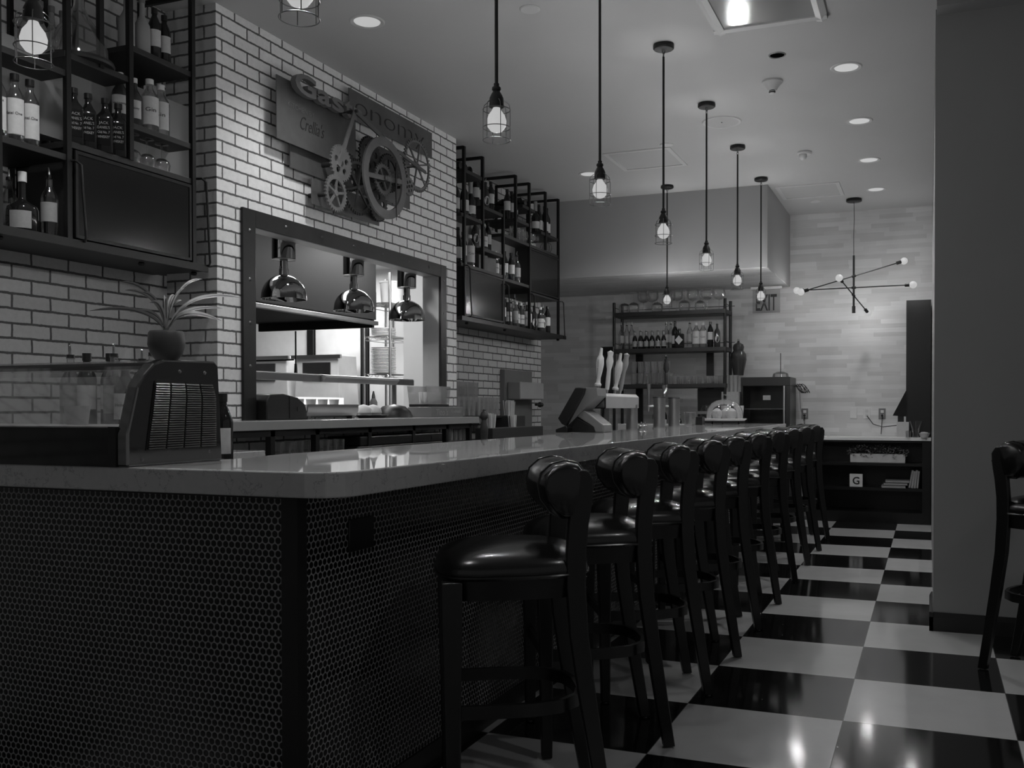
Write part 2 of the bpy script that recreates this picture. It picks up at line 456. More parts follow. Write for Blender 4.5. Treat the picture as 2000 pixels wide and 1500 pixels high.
b1 = MB().prism([(1.73, 0), (1.71, 0), (1.71, 0.075), (1.722, 0.10), (1.73, 0.10)], 0.92, 4.2, 'X')
struct(b1, 'baseboard_right', 'base', smooth=False)
b2 = MB().prism([(0.94, 0), (0.92, 0), (0.92, 0.075), (0.932, 0.10), (0.94, 0.10)], 1.71, 2.35, 'Y')
struct(b2, 'baseboard_side', 'base', smooth=False)

# ------------------------------------------------------------------ kitchen shell behind the pass-through
k = MB().box(-6.6, -3.05, 5.2, 5.3, 0, 2.8)
struct(k, 'wall_kitchen_end', plain('kitchen_end_wall', 0.62, 0.45, var=0.12, vscale=2), smooth=False)
struct(MB().box(-6.6, -6.5, -1.0, 5.2, 0, 2.8).box(-6.6, -3.05, -1.0, -0.9, 0, 2.8), 'wall_kitchen_back', 'grey_mid', smooth=False)
struct(MB().box(-6.6, -3.05, -1.0, 5.3, 2.72, 2.8), 'ceiling_kitchen', 'white', smooth=False)
jm = MB().box(-2.75, XF, 2.705, 2.72, 1.16, 2.25).box(-2.75, XF, 0.55, 0.565, 1.16, 2.25).box(-2.75, XF, 0.55, 2.72, 2.225, 2.24)
struct(MB().box(-3.05, -2.76, 2.925, 2.959, 0, 2.42), 'wall_kitchen_side', 'white', smooth=False)
struct(jm, 'trim_2', 'steel_rough', smooth=False)
struct(MB().box(0.945, 4.2, 1.60, 1.73, 3.318, CEIL), 'trim_3', 'paint', smooth=False)
struct(MB().box(-2.92, -2.75, -0.9, 5.2, 2.42, 2.8), 'trim_4', 'grey_mid', smooth=False)

fr = thing('window_frame', 'dark riveted steel frame around the kitchen pass-through opening in the brick wall', 'window frame', (XF, 1.62, 1.16))
f = MB()
f.box(0.0, 0.018, -1.175, -1.07, -0.03, 1.15).box(0.0, 0.018, 1.09, 1.18, -0.03, 1.15).box(0.0, 0.018, -1.07, 1.09, 1.055, 1.15)
f.build('steel_surround', 'iron_pale', fr, bevel=0.002)
for (yy, zz) in [(-1.12, z_) for z_ in (0.28, 0.52, 0.76, 1.03)] + [(1.135, z_) for z_ in (0.2, 0.5, 0.78, 1.03)] + [(y_, 1.105) for y_ in (-0.8, -0.45, -0.1, 0.25, 0.6, 0.9)]:
    MB().lathe([(0.0005, 0.0255), (0.006, 0.024), (0.011, 0.018)], (0, yy, zz), 12, axis='X').build('rivet', 'steel_dark', fr)

# ------------------------------------------------------------------ bar
bar = thing('bar_counter', 'long U-shaped bar base clad in black penny tiles with light grout', 'bar', (-0.65, -1.70, 0))
def bl(mb, name, m, **kw):
    mb.v = [(p[0] + 0.65, p[1] + 1.70, p[2]) for p in mb.v]
    o = mb.build(name, m, bar, **kw); return o
# cladding uses the object's own coordinates for its pattern
bl(MB().box(-2.75, -0.70, -1.70, -1.66, 0.07, 0.985), 'front_tile_panel', 'penny_x', smooth=False)
bl(MB().box(-0.69, -0.65, -1.66, 5.70, 0.07, 0.985), 'side_tile_panel', 'penny_y', smooth=False)
bl(MB().box(-0.70, -0.648, -1.702, -1.66, 0.0, 0.985), 'corner_post', 'black', smooth=False)
bl(MB().box(-2.75, -0.70, -1.704, -1.66, 0.965, 0.985), 'top_trim', 'black', smooth=False)
bl(MB().box(-2.75, -0.70, -1.715, -1.66, 0.0, 0.08).box(-0.69, -0.64, -1.66, 5.72, 0, 0.08), 'baseboard', 'base', smooth=False)
bl(MB().box(-2.75, -0.69, -1.66, -1.50, 0.0, 0.985).box(-1.0, -0.69, -1.5, 5.68, 0, 0.985).box(-1.9, -1.0, 5.25, 5.68, 0, 0.985), 'carcass', 'black_plastic', smooth=False)
sk = MB().box(-0.65, -0.643, -1.465, -1.335, 0.79, 0.885)
bl(sk, 'power_socket', 'black_plastic', bevel=0.002)
ct = MB().prism([(-2.75, -1.845), (-0.52, -1.845), (-0.47, -1.83), (-0.438, -1.79), (-0.43, -1.74), (-0.42, 5.88), (-1.95, 5.88), (-1.95, 5.15), (-1.16, 5.15), (-1.16, -1.10), (-1.10, -1.42), (-2.75, -1.42)], 0, 0.065)
tag(ct.build('countertop', 'quartz', None, loc=(0, 0, 0.985), bevel=0.004, smooth=False), 'pale speckled stone countertop running along the whole bar', 'countertop')

# ------------------------------------------------------------------ bar stools
def sweep_rect(pts, a, b, closed=False):
    """vertical band: a thick, b high"""
    m = MB(); pts = [Vector(p) for p in pts]; n = len(pts); vs = []
    for i, p in enumerate(pts):
        d = (pts[(i + 1) % n] - pts[i - 1]) if closed else (pts[min(i + 1, n - 1)] - pts[max(i - 1, 0)])
        d.z = 0; d.normalize(); nrm = Vector((d.y, -d.x, 0))
        for i_, j_ in ((-1, -1), (1, -1), (1, 1), (-1, 1)): vs.append(p + nrm * i_ * a / 2 + Vector((0, 0, j_ * b / 2)))
    fs = []
    for i in range(n if closed else n - 1):
        j = (i + 1) % n
        for q in range(4): fs.append((i * 4 + q, i * 4 + (q + 1) % 4, j * 4 + (q + 1) % 4, j * 4 + q))
    if not closed: fs += [(0, 1, 2, 3), tuple((n - 1) * 4 + q for q in range(4))[::-1]]
    return m.add(vs, fs)
def seat_outline(t, k=1.0):
    c, s_ = math.cos(t), math.sin(t)
    e = 0.55
    x = math.copysign(abs(c) ** e, c) * 0.225 * k; y = math.copysign(abs(s_) ** e, s_) * 0.225 * k
    y *= 0.93 + 0.32 * (x + 0.02) * 1.0
    return x + 0.045, y
def make_stool(label, loc, rz, group):
    t = thing('bar_stool', label, 'bar stool', loc, rz, group)
    n = 40
    # wooden apron
    a = MB(); vs = []
    for z_, kk in ((0.665, 0.93), (0.722, 0.97)):
        for i in range(n): x, y = seat_outline(2 * PI * i / n, kk); vs.append((x, y, z_))
    a.add(vs, [tuple(range(n))[::-1], tuple(range(n, 2 * n))] + [(i, (i + 1) % n, n + (i + 1) % n, n + i) for i in range(n)])
    a.build('seat_frame', 'espresso', t)
    # padded seat
    sm = MB(); prof = [(0.97, 0.722), (1.0, 0.731), (1.01, 0.745), (0.985, 0.765), (0.92, 0.783), (0.80, 0.797), (0.6, 0.808), (0.35, 0.814), (0.12, 0.816), (0.01, 0.816)]
    vs = []
    for kk, z_ in prof:
        for i in range(n): x, y = seat_outline(2 * PI * i / n, kk); vs.append((x, y, z_))
    fs = [(j * n + i, j * n + (i + 1) % n, (j + 1) * n + (i + 1) % n, (j + 1) * n + i) for j in range(len(prof) - 1) for i in range(n)]
    fs.append(tuple((len(prof) - 1) * n + i for i in range(n)))
    sm.add(vs, fs); so = sm.build('seat', 'leather', t)
    so.modifiers.new('sub', 'SUBSURF').levels = 1
    so.modifiers['sub'].render_levels = 1
    MB().tube([(*seat_outline(2 * PI * i / n, 1.005), 0.731) for i in range(n)], 0.0045, 6, closed=True).build('piping', 'leather', so)
    # front legs
    for s_ in (-1, 1):
        m = MB(); vs = []
        for (x, y, z_, hw) in ((0.226, 0.203 * s_, 0.004, 0.018), (0.228, 0.197 * s_, 0.35, 0.023), (0.230, 0.192 * s_, 0.60, 0.028), (0.230, 0.188 * s_, 0.722, 0.030)):
            for i_, j_ in ((-1, -1), (1, -1), (1, 1), (-1, 1)): vs.append((x + i_ * hw, y + j_ * hw, z_))
        m.add(vs, [(0, 3, 2, 1), (12, 13, 14, 15)] + [(q * 4 + i, q * 4 + (i + 1) % 4, q * 4 + 4 + (i + 1) % 4, q * 4 + 4 + i) for q in range(3) for i in range(4)])
        m.build('leg', 'espresso', t, bevel=0.005, smooth=False)
        MB().cyl((0.226, 0.203 * s_, 0), (0.226, 0.203 * s_, 0.005), 0.010, n=10).build('glide', 'grey', t)
    # curved rear legs that carry the backrest
    for s_ in (-1, 1):
        spine = [(-0.220, 0.004, 0.020), (-0.190, 0.18, 0.0225), (-0.158, 0.38, 0.025), (-0.134, 0.55, 0.027), (-0.124, 0.70, 0.028), (-0.125, 0.80, 0.028), (-0.132, 0.88, 0.029), (-0.142, 0.95, 0.030), (-0.149, 1.0, 0.026), (-0.145, 1.03, 0.013)]
        m = MB(); vs = []
        for (x, z_, hw) in spine:
            y = s_ * (0.167 + 0.012 * min(1, z_))
            for i_, j_ in ((-1, -1), (1, -1), (1, 1), (-1, 1)): vs.append((x + i_ * hw, y + j_ * 0.016, z_))
        q_ = len(spine)
        m.add(vs, [(0, 3, 2, 1), tuple((q_ - 1) * 4 + i for i in range(4))] + [(q * 4 + i, q * 4 + (i + 1) % 4, q * 4 + 4 + (i + 1) % 4, q * 4 + 4 + i) for q in range(q_ - 1) for i in range(4)])
        lg = m.build('leg', 'espresso', t, bevel=0.004)
        MB().cyl((-0.222, 0.167 * s_, 0), (-0.222, 0.167 * s_, 0.005), 0.010, n=10).build('glide', 'grey', t)
        for zz in (0.69, 0.72, 0.93, 0.965):
            xx = -0.150 if zz < 0.8 else (-0.168 if zz < 0.95 else -0.1735)
            MB().cyl((xx + 0.002, 0.177 * s_, zz), (xx - 0.006, 0.177 * s_, zz), 0.0045, n=8).build('bolt', 'iron', lg)
    # backrest roll
    prof = [(-0.160, 0.885), (-0.128, 0.885), (-0.105, 0.905), (-0.082, 0.945), (-0.076, 0.985), (-0.084, 1.020), (-0.108, 1.048), (-0.140, 1.058), (-0.172, 1.050), (-0.186, 1.030), (-0.182, 0.98), (-0.172, 0.93)]
    prof = [(x + 0.036, z_) for x, z_ in prof]
    m = MB(); vs = []; ny = 15; yl = [-0.196, -0.192, -0.182] + [-0.16 + 0.32 * i / 8 for i in range(9)] + [0.182, 0.192, 0.196]; el = [0.80, 0.92, 0.985] + [1.0] * 9 + [0.985, 0.92, 0.80]
    for j in range(ny):
        y = yl[j]; e = min(1, abs(y) / 0.194)
        ox = 0.012 * e * e - 0.006; sc = (1.42 - 0.38 * e * e); kz = el[j]
        for (x, z_) in prof:
            xq = (-0.124 + (x + 0.124) * sc if x > -0.124 else x); xq = -0.10 + (xq + 0.10) * kz
            vs.append((xq + ox, y, 0.97 + (z_ - 0.97) * (1.0 - 0.08 * e * e) * kz))
    q_ = len(prof)
    m.add(vs, [tuple(range(q_)), tuple((ny - 1) * q_ + i for i in range(q_))[::-1]] + [(j * q_ + i, j * q_ + (i + 1) % q_, (j + 1) * q_ + (i + 1) % q_, (j + 1) * q_ + i) for j in range(ny - 1) for i in range(q_)])
    bo = m.build('backrest', 'leather', t)
    for y in (-0.135, 0.135):
        e = abs(y) / 0.194; ox = 0.012 * e * e - 0.006; sc = 1.42 - 0.38 * e * e
        MB().tube([((-0.124 + (x + 0.124) * sc if x > -0.124 else x) + ox + 0.0012 * (1 if x > -0.09 else -1), y, 0.97 + (z_ - 0.97) * (1.0 - 0.08 * e * e) + (0.001 if z_ > 0.97 else -0.001)) for (x, z_) in prof], 0.0028, 5, closed=True).build('seam', 'leather', bo)
    # footrest
    path = [(0.228, -0.190, 0.352), (0.10, -0.195, 0.352), (0.0, -0.192, 0.352), (-0.08, -0.172, 0.352), (-0.135, -0.12, 0.352), (-0.155, -0.05, 0.352), (-0.155, 0.05, 0.352), (-0.135, 0.12, 0.352), (-0.08, 0.172, 0.352), (0.0, 0.192, 0.352), (0.10, 0.195, 0.352), (0.228, 0.190, 0.352)]
    sweep_rect(path, 0.016, 0.038).build('footrest', 'espresso', t)
    MB().bar((0.228, -0.19, 0.352), (0.228, 0.19, 0.352), 0.018, 0.038).build('foot_bar', 'espresso', t, smooth=False)
    return t
SY = [-1.19, -0.521, 0.143, 0.785, 1.400, 2.121, 2.89, 3.66, 4.45, 5.17]
grp = 'black bar stools along the bar'
s0 = make_stool('black leather bar stool nearest the camera, at the bar corner', (0.044 - 0.269, SY[0] + 0.035, 0), math.radians(210), grp)
st = register(s0)
for i, y in enumerate(SY[1:], 1):
    lb = 'black leather bar stool, %s in the row counting from the bar corner' % ORD[i] if i < 9 else 'black leather bar stool at the far end of the row beside the low bookcase'
    dup(st, (0.049 - 0.269, y + 0.035, 0), math.radians(210 + [0, 1, -1, 0.5, -1, 0, 1, -0.5, 0, 1][i]), lb, grp)
dup(st, (1.425, 1.03, 0), math.radians(-28), 'lone black bar stool at the right edge, in front of the grey wall', None)
for o in COL.objects:
    if o.name.startswith('bar_stool') and 'lone' in o.get('label', ''):
        del o['group']

# ------------------------------------------------------------------ lamps
def make_pendant(label, loc, group):
    """origin at ceiling"""
    t = thing('pendant_light', label, 'pendant light', loc, 0, group)
    H = 0.975     # ceiling to socket top (z 2.375)
    MB().lathe([(0.0005, -0.004), (0.058, -0.004), (0.062, -0.009), (0.062, -0.024), (0.056, -0.030), (0.0005, -0.030)], n=24).build('canopy', 'iron', t)
    MB().tube([(0.008 * math.cos(a), 0, -0.042 + 0.014 * math.sin(a)) for a in [2 * PI * i / 10 for i in range(10)]], 0.0025, 6, closed=True).tube([(0, 0.007 * math.cos(a), -0.062 + 0.013 * math.sin(a)) for a in [2 * PI * i / 10 for i in range(10)]], 0.0025, 6, closed=True).build('chain_link', 'steel_dark', t)
    MB().cyl((0, 0, -0.072), (0, 0, -H), 0.0065, n=10).build('rod', 'iron', t)
    MB().lathe([(0.0005, -H + 0.012), (0.010, -H + 0.010), (0.010, -H), (0.016, -H - 0.004), (0.017, -H - 0.012), (0.013, -H - 0.018), (0.020, -H - 0.030), (0.026, -H - 0.044), (0.027, -H - 0.075), (0.018, -H - 0.078), (0.0005, -H - 0.078)], n=20).build('socket', 'iron', t)
    zb = -H - 0.125
    MB().lathe([(0.012, 0.050), (0.017, 0.038), (0.030, 0.020), (0.036, 0.0), (0.034, -0.020), (0.022, -0.036), (0.008, -0.042), (0.0003, -0.043)], (0, 0, zb), 18).build('bulb', 'bulb', t)
    c = MB(); R = 0.050; z0 = -H - 0.195; z1 = -H - 0.085
    for z_ in (z0, z0 + 0.045, z1):
        c.tube([(R * math.cos(2 * PI * i / 28), R * math.sin(2 * PI * i / 28), z_) for i in range(28)], 0.0016, 5, closed=True)
    for i in range(6):
        a = 2 * PI * i / 6 + 0.2; ca, sa = math.cos(a), math.sin(a)
        c.tube([(R * ca, R * sa, z0), (R * ca, R * sa, z1), (R * 0.92 * ca, R * 0.92 * sa, z1 + 0.018), (R * 0.62 * ca, R * 0.62 * sa, z1 + 0.031), (0.026 * ca, 0.026 * sa, z1 + 0.033)], 0.0014, 5)
    c.build('cage', 'steel_dark', t)
    add_light('bulb_light', 'POINT', (0, 0, zb), PEND_W, parent=t, size=0.040)
    return t
pg = 'caged pendant lamps over the bar'
p0 = make_pendant('caged pendant lamp second from left, its lower wire cage cut by the top edge', (-0.555, -1.81, CEIL), pg)
pt = register(p0)
PL = ['caged pendant lamp hanging left of centre, in front of the brick wall corner', 'caged pendant lamp with the long rod second from the centre-left one', 'caged pendant lamp with the largest visible round canopy on the ceiling',
      'caged pendant lamp behind the largest-canopy one, over the middle stools', 'caged pendant lamp over the far right end of the wine glass shelf', 'caged pendant lamp glowing directly in front of the exit sign']
for i in range(6): dup(pt, (-0.555, -0.648 + 1.164 * i, CEIL), 0.3 * i, PL[i], pg)
dup(pt, (-1.449, 5.15, CEIL), 0.5, 'caged pendant lamp hanging low in front of the far bottle shelf', pg)
dup(pt, (-1.444, -1.822, CEIL), 0.1, 'caged pendant lamp at the far left in front of the wall shelf bottles', pg)

def make_down(label, loc, group):
    t = thing('ceiling_light', label, 'ceiling light', loc, 0, group)
    MB().lathe([(0.072, 0.0), (0.075, -0.004), (0.092, -0.006), (0.098, -0.001), (0.098, 0.0)], n=28).build('trim_ring', 'rim', t)
    MB().lathe([(0.0003, -0.003), (0.072, -0.003), (0.073, 0.0)], n=28).build('diffuser', 'lamp_disc', t)
    add_light('downlight', 'SPOT', (0, 0, -0.03), DOWN_W, parent=t, size=0.06, spot_size=math.radians(130), spot_blend=0.9)
    return t
dg = 'recessed round ceiling lights'
d0 = make_down('round recessed ceiling light nearest in the right-hand row', (0.42, 2.46, CEIL), dg)
dt = register(d0)
for i, (x, y, l) in enumerate([(0.42, 3.66, 'round recessed ceiling light, second in the right-hand row from the camera'), (0.42, 4.86, 'round recessed ceiling light, third in the right-hand row from the camera'), (0.42, 6.05, 'round recessed ceiling light, farthest of the right-hand row'),
    (-2.0, 0.76, 'round recessed ceiling light above the sign on the brick wall'), (-2.0, 4.45, 'round recessed ceiling light just left of the second long pendant')]):
    dup(dt, (x, y, CEIL), 0, l, dg)
# lights of the same kind in the part of the room behind the view
for (x, y) in ((-2.0, -1.2), (2.2, -1.6)):
    dup(dt, (x, y, CEIL), 0, 'round recessed ceiling light outside the picture above the near room', dg)

def chandelier():
    t = thing('chandelier', 'black rod chandelier with pivoting arms and bare globe bulbs by the wood wall', 'chandelier', (0.187, 6.42, CEIL))
    MB().lathe([(0.0005, 0.0), (0.075, 0.0), (0.078, -0.006), (0.078, -0.026), (0.07, -0.032), (0.0005, -0.032)], n=24).build('canopy', 'iron', t)
    MB().tube([(0, 0, -0.03), (0.003, 0, -0.2), (-0.002, 0, -0.4), (0, 0, -0.6)], 0.003, 6).build('cord', 'iron', t)
    MB().cyl((0, 0, -0.58), (0, 0, -1.14), 0.011, n=10).build('stem', 'iron', t)
    MB().cyl((0, 0, -1.10), (0, 0, -1.17), 0.018, n=12).build('stem_end', 'iron', t)
    arms = [((-0.44, -0.12, -0.925), (0.41, 0.12, -0.665)), ((-0.52, 0.15, -0.895), (0.50, -0.15, -0.925)), ((-0.09, -0.30, -0.88), (0.10, 0.26, -1.115))]
    for a, b in arms:
        a = Vector(a); b = Vector(b); d = (b - a).normalized()
        m = MB().cyl(a, b, 0.006, n=8).build('arm', 'iron', t)
        f0 = -a.x / (b.x - a.x) if abs(b.x - a.x) > 0.01 else 0.5
        c0 = a.lerp(b, f0)
        MB().cyl(c0 - d * 0.02, c0 + d * 0.02, 0.014, n=10).build('clamp', 'iron', m)
        for e, s_ in ((a, -1), (b, 1)):
            MB().cyl(e, e + d * s_ * 0.05, 0.017, n=12).build('socket', 'iron', m)
            c = e + d * s_ * 0.078
            MB().sphere(c, 0.036, 14).build('bulb', 'bulb', m)
            add_light('bulb_light', 'POINT', c, CHAN_W, parent=t, size=0.040)
    return t
chandelier()

# ------------------------------------------------------------------ ceiling fittings
def plate(name, label, cat, x, y, r_, h=0.008, m='rim', group=None):
    o = MB().lathe([(0.0005, -h), (r_ * 0.9, -h), (r_, -h * 0.4), (r_, 0)], n=28).build(name, m, None, loc=(x, y, CEIL)); return tag(o, label, cat, group)
g_ = 'blank round ceiling cover plates'
plate('ceiling_cover', 'blank white round cover plate on the ceiling right of the nearest central pendant', 'cover plate', -1.093, 0.931, 0.055, group=g_)
plate('ceiling_cover', 'blank white round cover plate by the square ceiling hatch', 'cover plate', -1.086, 3.76, 0.055, group=g_)
plate('ceiling_cover', 'blank white round cover plate between far hatch and chandelier', 'cover plate', -0.193, 6.39, 0.055, group=g_)
t = thing('ceiling_speaker', 'large flat round speaker grille flush in the ceiling', 'speaker', (-0.543, 3.31, CEIL))
MB().lathe([(0.125, -0.006), (0.142, -0.008), (0.148, 0)], n=36).build('rim', 'rim', t); MB().lathe([(0.0003, -0.004), (0.125, -0.005)], n=36).build('grille', 'ceiling', t); MB().cyl((0, 0, -0.009), (0, 0, -0.003), 0.005, n=8).build('screw', 'grey', t)
t = thing('recessed_hole', 'small dark round recess with thin bright rim in the ceiling', 'recessed light', (0.046, 2.088, CEIL))
MB().lathe([(0.043, -0.002), (0.048, -0.007), (0.053, 0)], n=28).build('rim', 'steel_rough', t); MB().lathe([(0.0003, -0.002), (0.043, -0.003)], n=28).build('recess_shade', 'void', t)  # flat black disc paints in the shade inside the recess
t = thing('smoke_detector', 'white cone-shaped smoke detector hanging from the ceiling below the dark recess', 'smoke detector', (-0.054, 2.55, CEIL))
MB().lathe([(0.0003, 0), (0.068, 0), (0.068, -0.012), (0.05, -0.028), (0.034, -0.052), (0.026, -0.062), (0.0003, -0.062)], n=28).build('housing', 'rim', t)
MB().lathe([(0.020, -0.062), (0.0215, -0.067), (0.0215, -0.072), (0.019, -0.077)], n=20).build('vent_slots', 'black', t); MB().lathe([(0.022, -0.066), (0.0235, -0.068), (0.022, -0.070)], n=20).build('vent_ring', 'rim', t); MB().lathe([(0.019, -0.077), (0.017, -0.081), (0.0003, -0.083)], n=20).build('cap', 'rim', t)
t = thing('dome_detector', 'small white globe sensor tilted on the ceiling', 'sensor', (-0.068, 4.40, CEIL))
MB().lathe([(0.0003, 0), (0.058, 0), (0.06, -0.012), (0.052, -0.022), (0.0003, -0.024)], n=24).build('base', 'rim', t); MB().sphere((-0.012, -0.012, -0.036), 0.034, 16).build('globe', 'white', t)
def hatch(name, label, x0, x1, y0, y1):
    t = thing(name, label, 'ceiling hatch', ((x0 + x1) / 2, (y0 + y1) / 2, CEIL)); a, b = (x1 - x0) / 2, (y1 - y0) / 2; q = 0.035
    MB().box(-a, a, -b, -b + q, -0.008, 0).box(-a, a, b - q, b, -0.008, 0).box(-a, -a + q, -b + q, b - q, -0.008, 0).box(a - q, a, -b + q, b - q, -0.008, 0).build('frame', 'rim', t, smooth=False)
    MB().box(-a + q, a - q, -b + q, b - q, -0.003, 0).build('panel', 'ceiling', t, smooth=False)
hatch('ceiling_hatch', 'square access hatch in the ceiling behind the second long pendant', -1.66, -1.08, 3.83, 4.45)
hatch('ceiling_hatch', 'square access hatch in the ceiling near the far right wood wall', -0.49, 0.11, 5.59, 6.18)
t = thing('ceiling_tray', 'glossy framed ceiling access panel at the top edge reflecting a lamp', 'ceiling hatch', (0.08, 1.27, CEIL)); a = 0.31; b = 0.335
for q in (-1, 1):
    MB().prism([(q * b, 0), (q * b, -0.012), (q * (b - 0.03), -0.028), (q * (b - 0.06), -0.02), (q * (b - 0.06), 0)], -a, a, 'X').build('frame_rail', 'white', t)
    MB().prism([(q * a, 0), (q * a, -0.012), (q * (a - 0.03), -0.028), (q * (a - 0.06), -0.02), (q * (a - 0.06), 0)], -b, b, 'Y').build('frame_rail', 'white', t)
MB().box(-a + 0.05, a - 0.05, -b + 0.05, b - 0.05, -0.012, 0).build('panel', plain('glossy_white_panel', 0.4, 0.12, 0.3), t, smooth=False)

# ------------------------------------------------------------------ bottles and glasses
def prof_bottle(h, r_, rn, sh, neck_top=None):
    return [(0.0004, 0.0), (r_ * 0.93, 0.0), (r_, 0.006), (r_, h * sh), (r_ * 0.93, h * (sh + 0.05)), (rn * 1.7, h * (sh + 0.14)), (rn * 1.1, h * (sh + 0.2)), (rn, h * 0.93), (rn * 1.18, h * 0.935), (rn * 1.18, h * 0.955), (0.0004, h * 0.956)]
BT = {}
def bottle_kind(key, cat_name, h, r_, rn, sh, glass, lab, cap, lz=(0.18, 0.5), square=False, capm='black_plastic', larc=2.3, text=None, tsize=0.016, textm='engrave', capr=1.25, caph=0.05, oval=False):
    t = thing(cat_name, 'bottle', 'bottle', (0, 0, -10))
    n = 18
    m = MB()
    if square:
        p = [(0.0004, 0.0), (1, 0.0), (1, h * sh), (0.9, h * (sh + 0.05)), (rn * 1.5 / r_, h * (sh + 0.13)), (rn / r_, h * (sh + 0.2)), (rn / r_, h * 0.95), (0.0004, h * 0.95)]
        vs = []
        for kk, z_ in p:
            for i in range(24):
                a = 2 * PI * i / 24; e = 0.35 if kk > 0.85 else 0.9
                c, s_ = math.cos(a), math.sin(a)
                vs.append((math.copysign(abs(c) ** e, c) * r_ * kk, math.copysign(abs(s_) ** e, s_) * r_ * kk, z_))
        m.add(vs, [(j * 24 + i, j * 24 + (i + 1) % 24, j * 24 + 24 + (i + 1) % 24, j * 24 + 24 + i) for j in range(len(p) - 1) for i in range(24)])
    else: m.lathe(prof_bottle(h, r_, rn, sh), n=n)
    body = m.build('bottle_body', glass, t)
    if lab:
        z0, z1 = h * lz[0], h * lz[1]
        if square:
            lb = MB().box(r_ * 1.0, r_ * 1.0 + 0.0015, -r_ * 0.78, r_ * 0.78, z0, z1).build('paper_label', lab, t, smooth=False)
        elif oval:
            vs = []; q = 20
            for i in range(q):
                a = 2 * PI * i / q; yy = r_ * 0.7 * math.cos(a); tt = yy / r_; vs.append(((r_ + 0.0012) * math.cos(tt), (r_ + 0.0012) * math.sin(tt), (z0 + z1) / 2 + (z1 - z0) / 2 * math.sin(a)))
            lb = MB().add(vs, [tuple(range(q))]).build('paper_label', lab, t)
        else: lb = MB().lathe([(r_ + 0.001, z0), (r_ + 0.001, z1)], n=14, a0=-larc / 2, a1=larc / 2).build('paper_label', lab, t)
        if text:
            for q, s in enumerate(text):
                zz = z1 - (q + 1) * tsize * 1.25 - 0.004
                if not s: continue
                if square: text_mesh('label_text', s, tsize, textm, lb, (r_ + 0.0017, 0, zz), (0, 1, 0), (0, 0, 1), 0.0004, min(r_ * 1.4, len(s) * tsize * 0.6), align='CENTER')
                else: text_mesh('label_text', s, tsize, textm, lb, (0, 0, zz), ext=0.0004, width=min(r_ * 1.75, len(s) * tsize * 0.6), align='CENTER', cyl_r=r_ + 0.0018)
    if cap == 'pourer':
        MB().cyl((0, 0, h * 0.94), (0, 0, h * 0.985), rn * 1.1, n=10).build('pourer_collar', 'black_plastic', t)
        MB().tube([(0, 0, h * 0.98), (0, 0, h * 1.04), (0.012, 0, h * 1.10)], [0.006, 0.005, 0.003], 7).build('pour_spout', 'steel', t)
    elif cap: MB().lathe([(0.0004, h * (0.955 - caph) + 0.0), (rn * capr, h * (0.955 - caph)), (rn * capr, h), (0.0004, h)], n=12).build('cap', capm, t)
    BT[key] = (t, register(t), False)
def place_bottle(key, loc, rz, label, group=None, scale=None):
    t, tree, used = BT[key]
    if not used:
        t.location = loc; t.rotation_euler.z = rz; t['label'] = label
        if group: t['group'] = group
        if scale: t.scale = scale
        BT[key] = (t, tree, True); return t
    o = dup(tree, loc, rz, label, None, scale)
    if group: o['group'] = group
    elif 'group' in o: del o['group']
    if scale is None: o.scale = (1, 1, 1)
    return o
bottle_kind('wine', 'wine_bottle', 0.30, 0.037, 0.013, 0.60, 'bottle_dark', 'paper', True, (0.16, 0.46), caph=0.16, capr=1.12)
bottle_kind('vodka', 'vodka_bottle', 0.30, 0.038, 0.013, 0.60, 'glass_thick', 'paper', True, (0.10, 0.55), text=['STOLICHNAYA', 'VODKA'], tsize=0.013)
bottle_kind('ketel', 'vodka_bottle', 0.285, 0.038, 0.014, 0.62, 'glass_thick', 'paper', True, (0.10, 0.62), text=['', '', 'Ketel One'], tsize=0.017)
bottle_kind('jack', 'whiskey_bottle', 0.25, 0.036, 0.014, 0.62, 'bottle_dark', 'black_gloss', True, (0.12, 0.60), square=True, text=["JACK", "DANIEL'S", 'Old No. 7', 'WHISKEY'], tsize=0.017, textm='paper_dim')
bottle_kind('gin', 'gin_bottle', 0.27, 0.042, 0.015, 0.64, 'glass_thick', 'paper', True, (0.15, 0.66), capm='white', text=['', 'Gin'], tsize=0.028, capr=1.3)
bottle_kind('liqueur', 'liqueur_bottle', 0.25, 0.037, 0.013, 0.60, 'bottle_mid', 'paper', True, (0.2, 0.55), capm='white', text=['', 'Hennessy'], tsize=0.016)
bottle_kind('round', 'cognac_bottle', 0.26, 0.062, 0.014, 0.38, 'bottle_dark', 'paper_dim', True, (0.06, 0.34), larc=1.4, capm='white', caph=0.12)
bottle_kind('slim', 'liquor_bottle', 0.28, 0.032, 0.012, 0.66, 'bottle_dark', 'paper', True, (0.3, 0.6))
bottle_kind('clear', 'liquor_bottle', 0.28, 0.035, 0.012, 0.62, 'glass_thick', 'paper_dim', 'pourer', (0.25, 0.55))
bottle_kind('amber', 'liquor_bottle', 0.26, 0.034, 0.012, 0.60, 'bottle_mid', 'paper', 'pourer', (0.2, 0.5), oval=True)
bottle_kind('frost', 'frosted_bottle', 0.30, 0.038, 0.012, 0.5, 'grey_mid', None, True, capm='grey')
bottle_kind('small', 'beer_bottle', 0.205, 0.028, 0.012, 0.5, 'bottle_dark', 'paper_dim', True, (0.12, 0.42), capm='paper_dim', caph=0.3, capr=1.1)
bottle_kind('champ', 'champagne_bottle', 0.31, 0.043, 0.014, 0.48, 'bottle_dark', 'paper', True, (0.14, 0.36), capm='paper_dim', caph=0.26, capr=1.3)

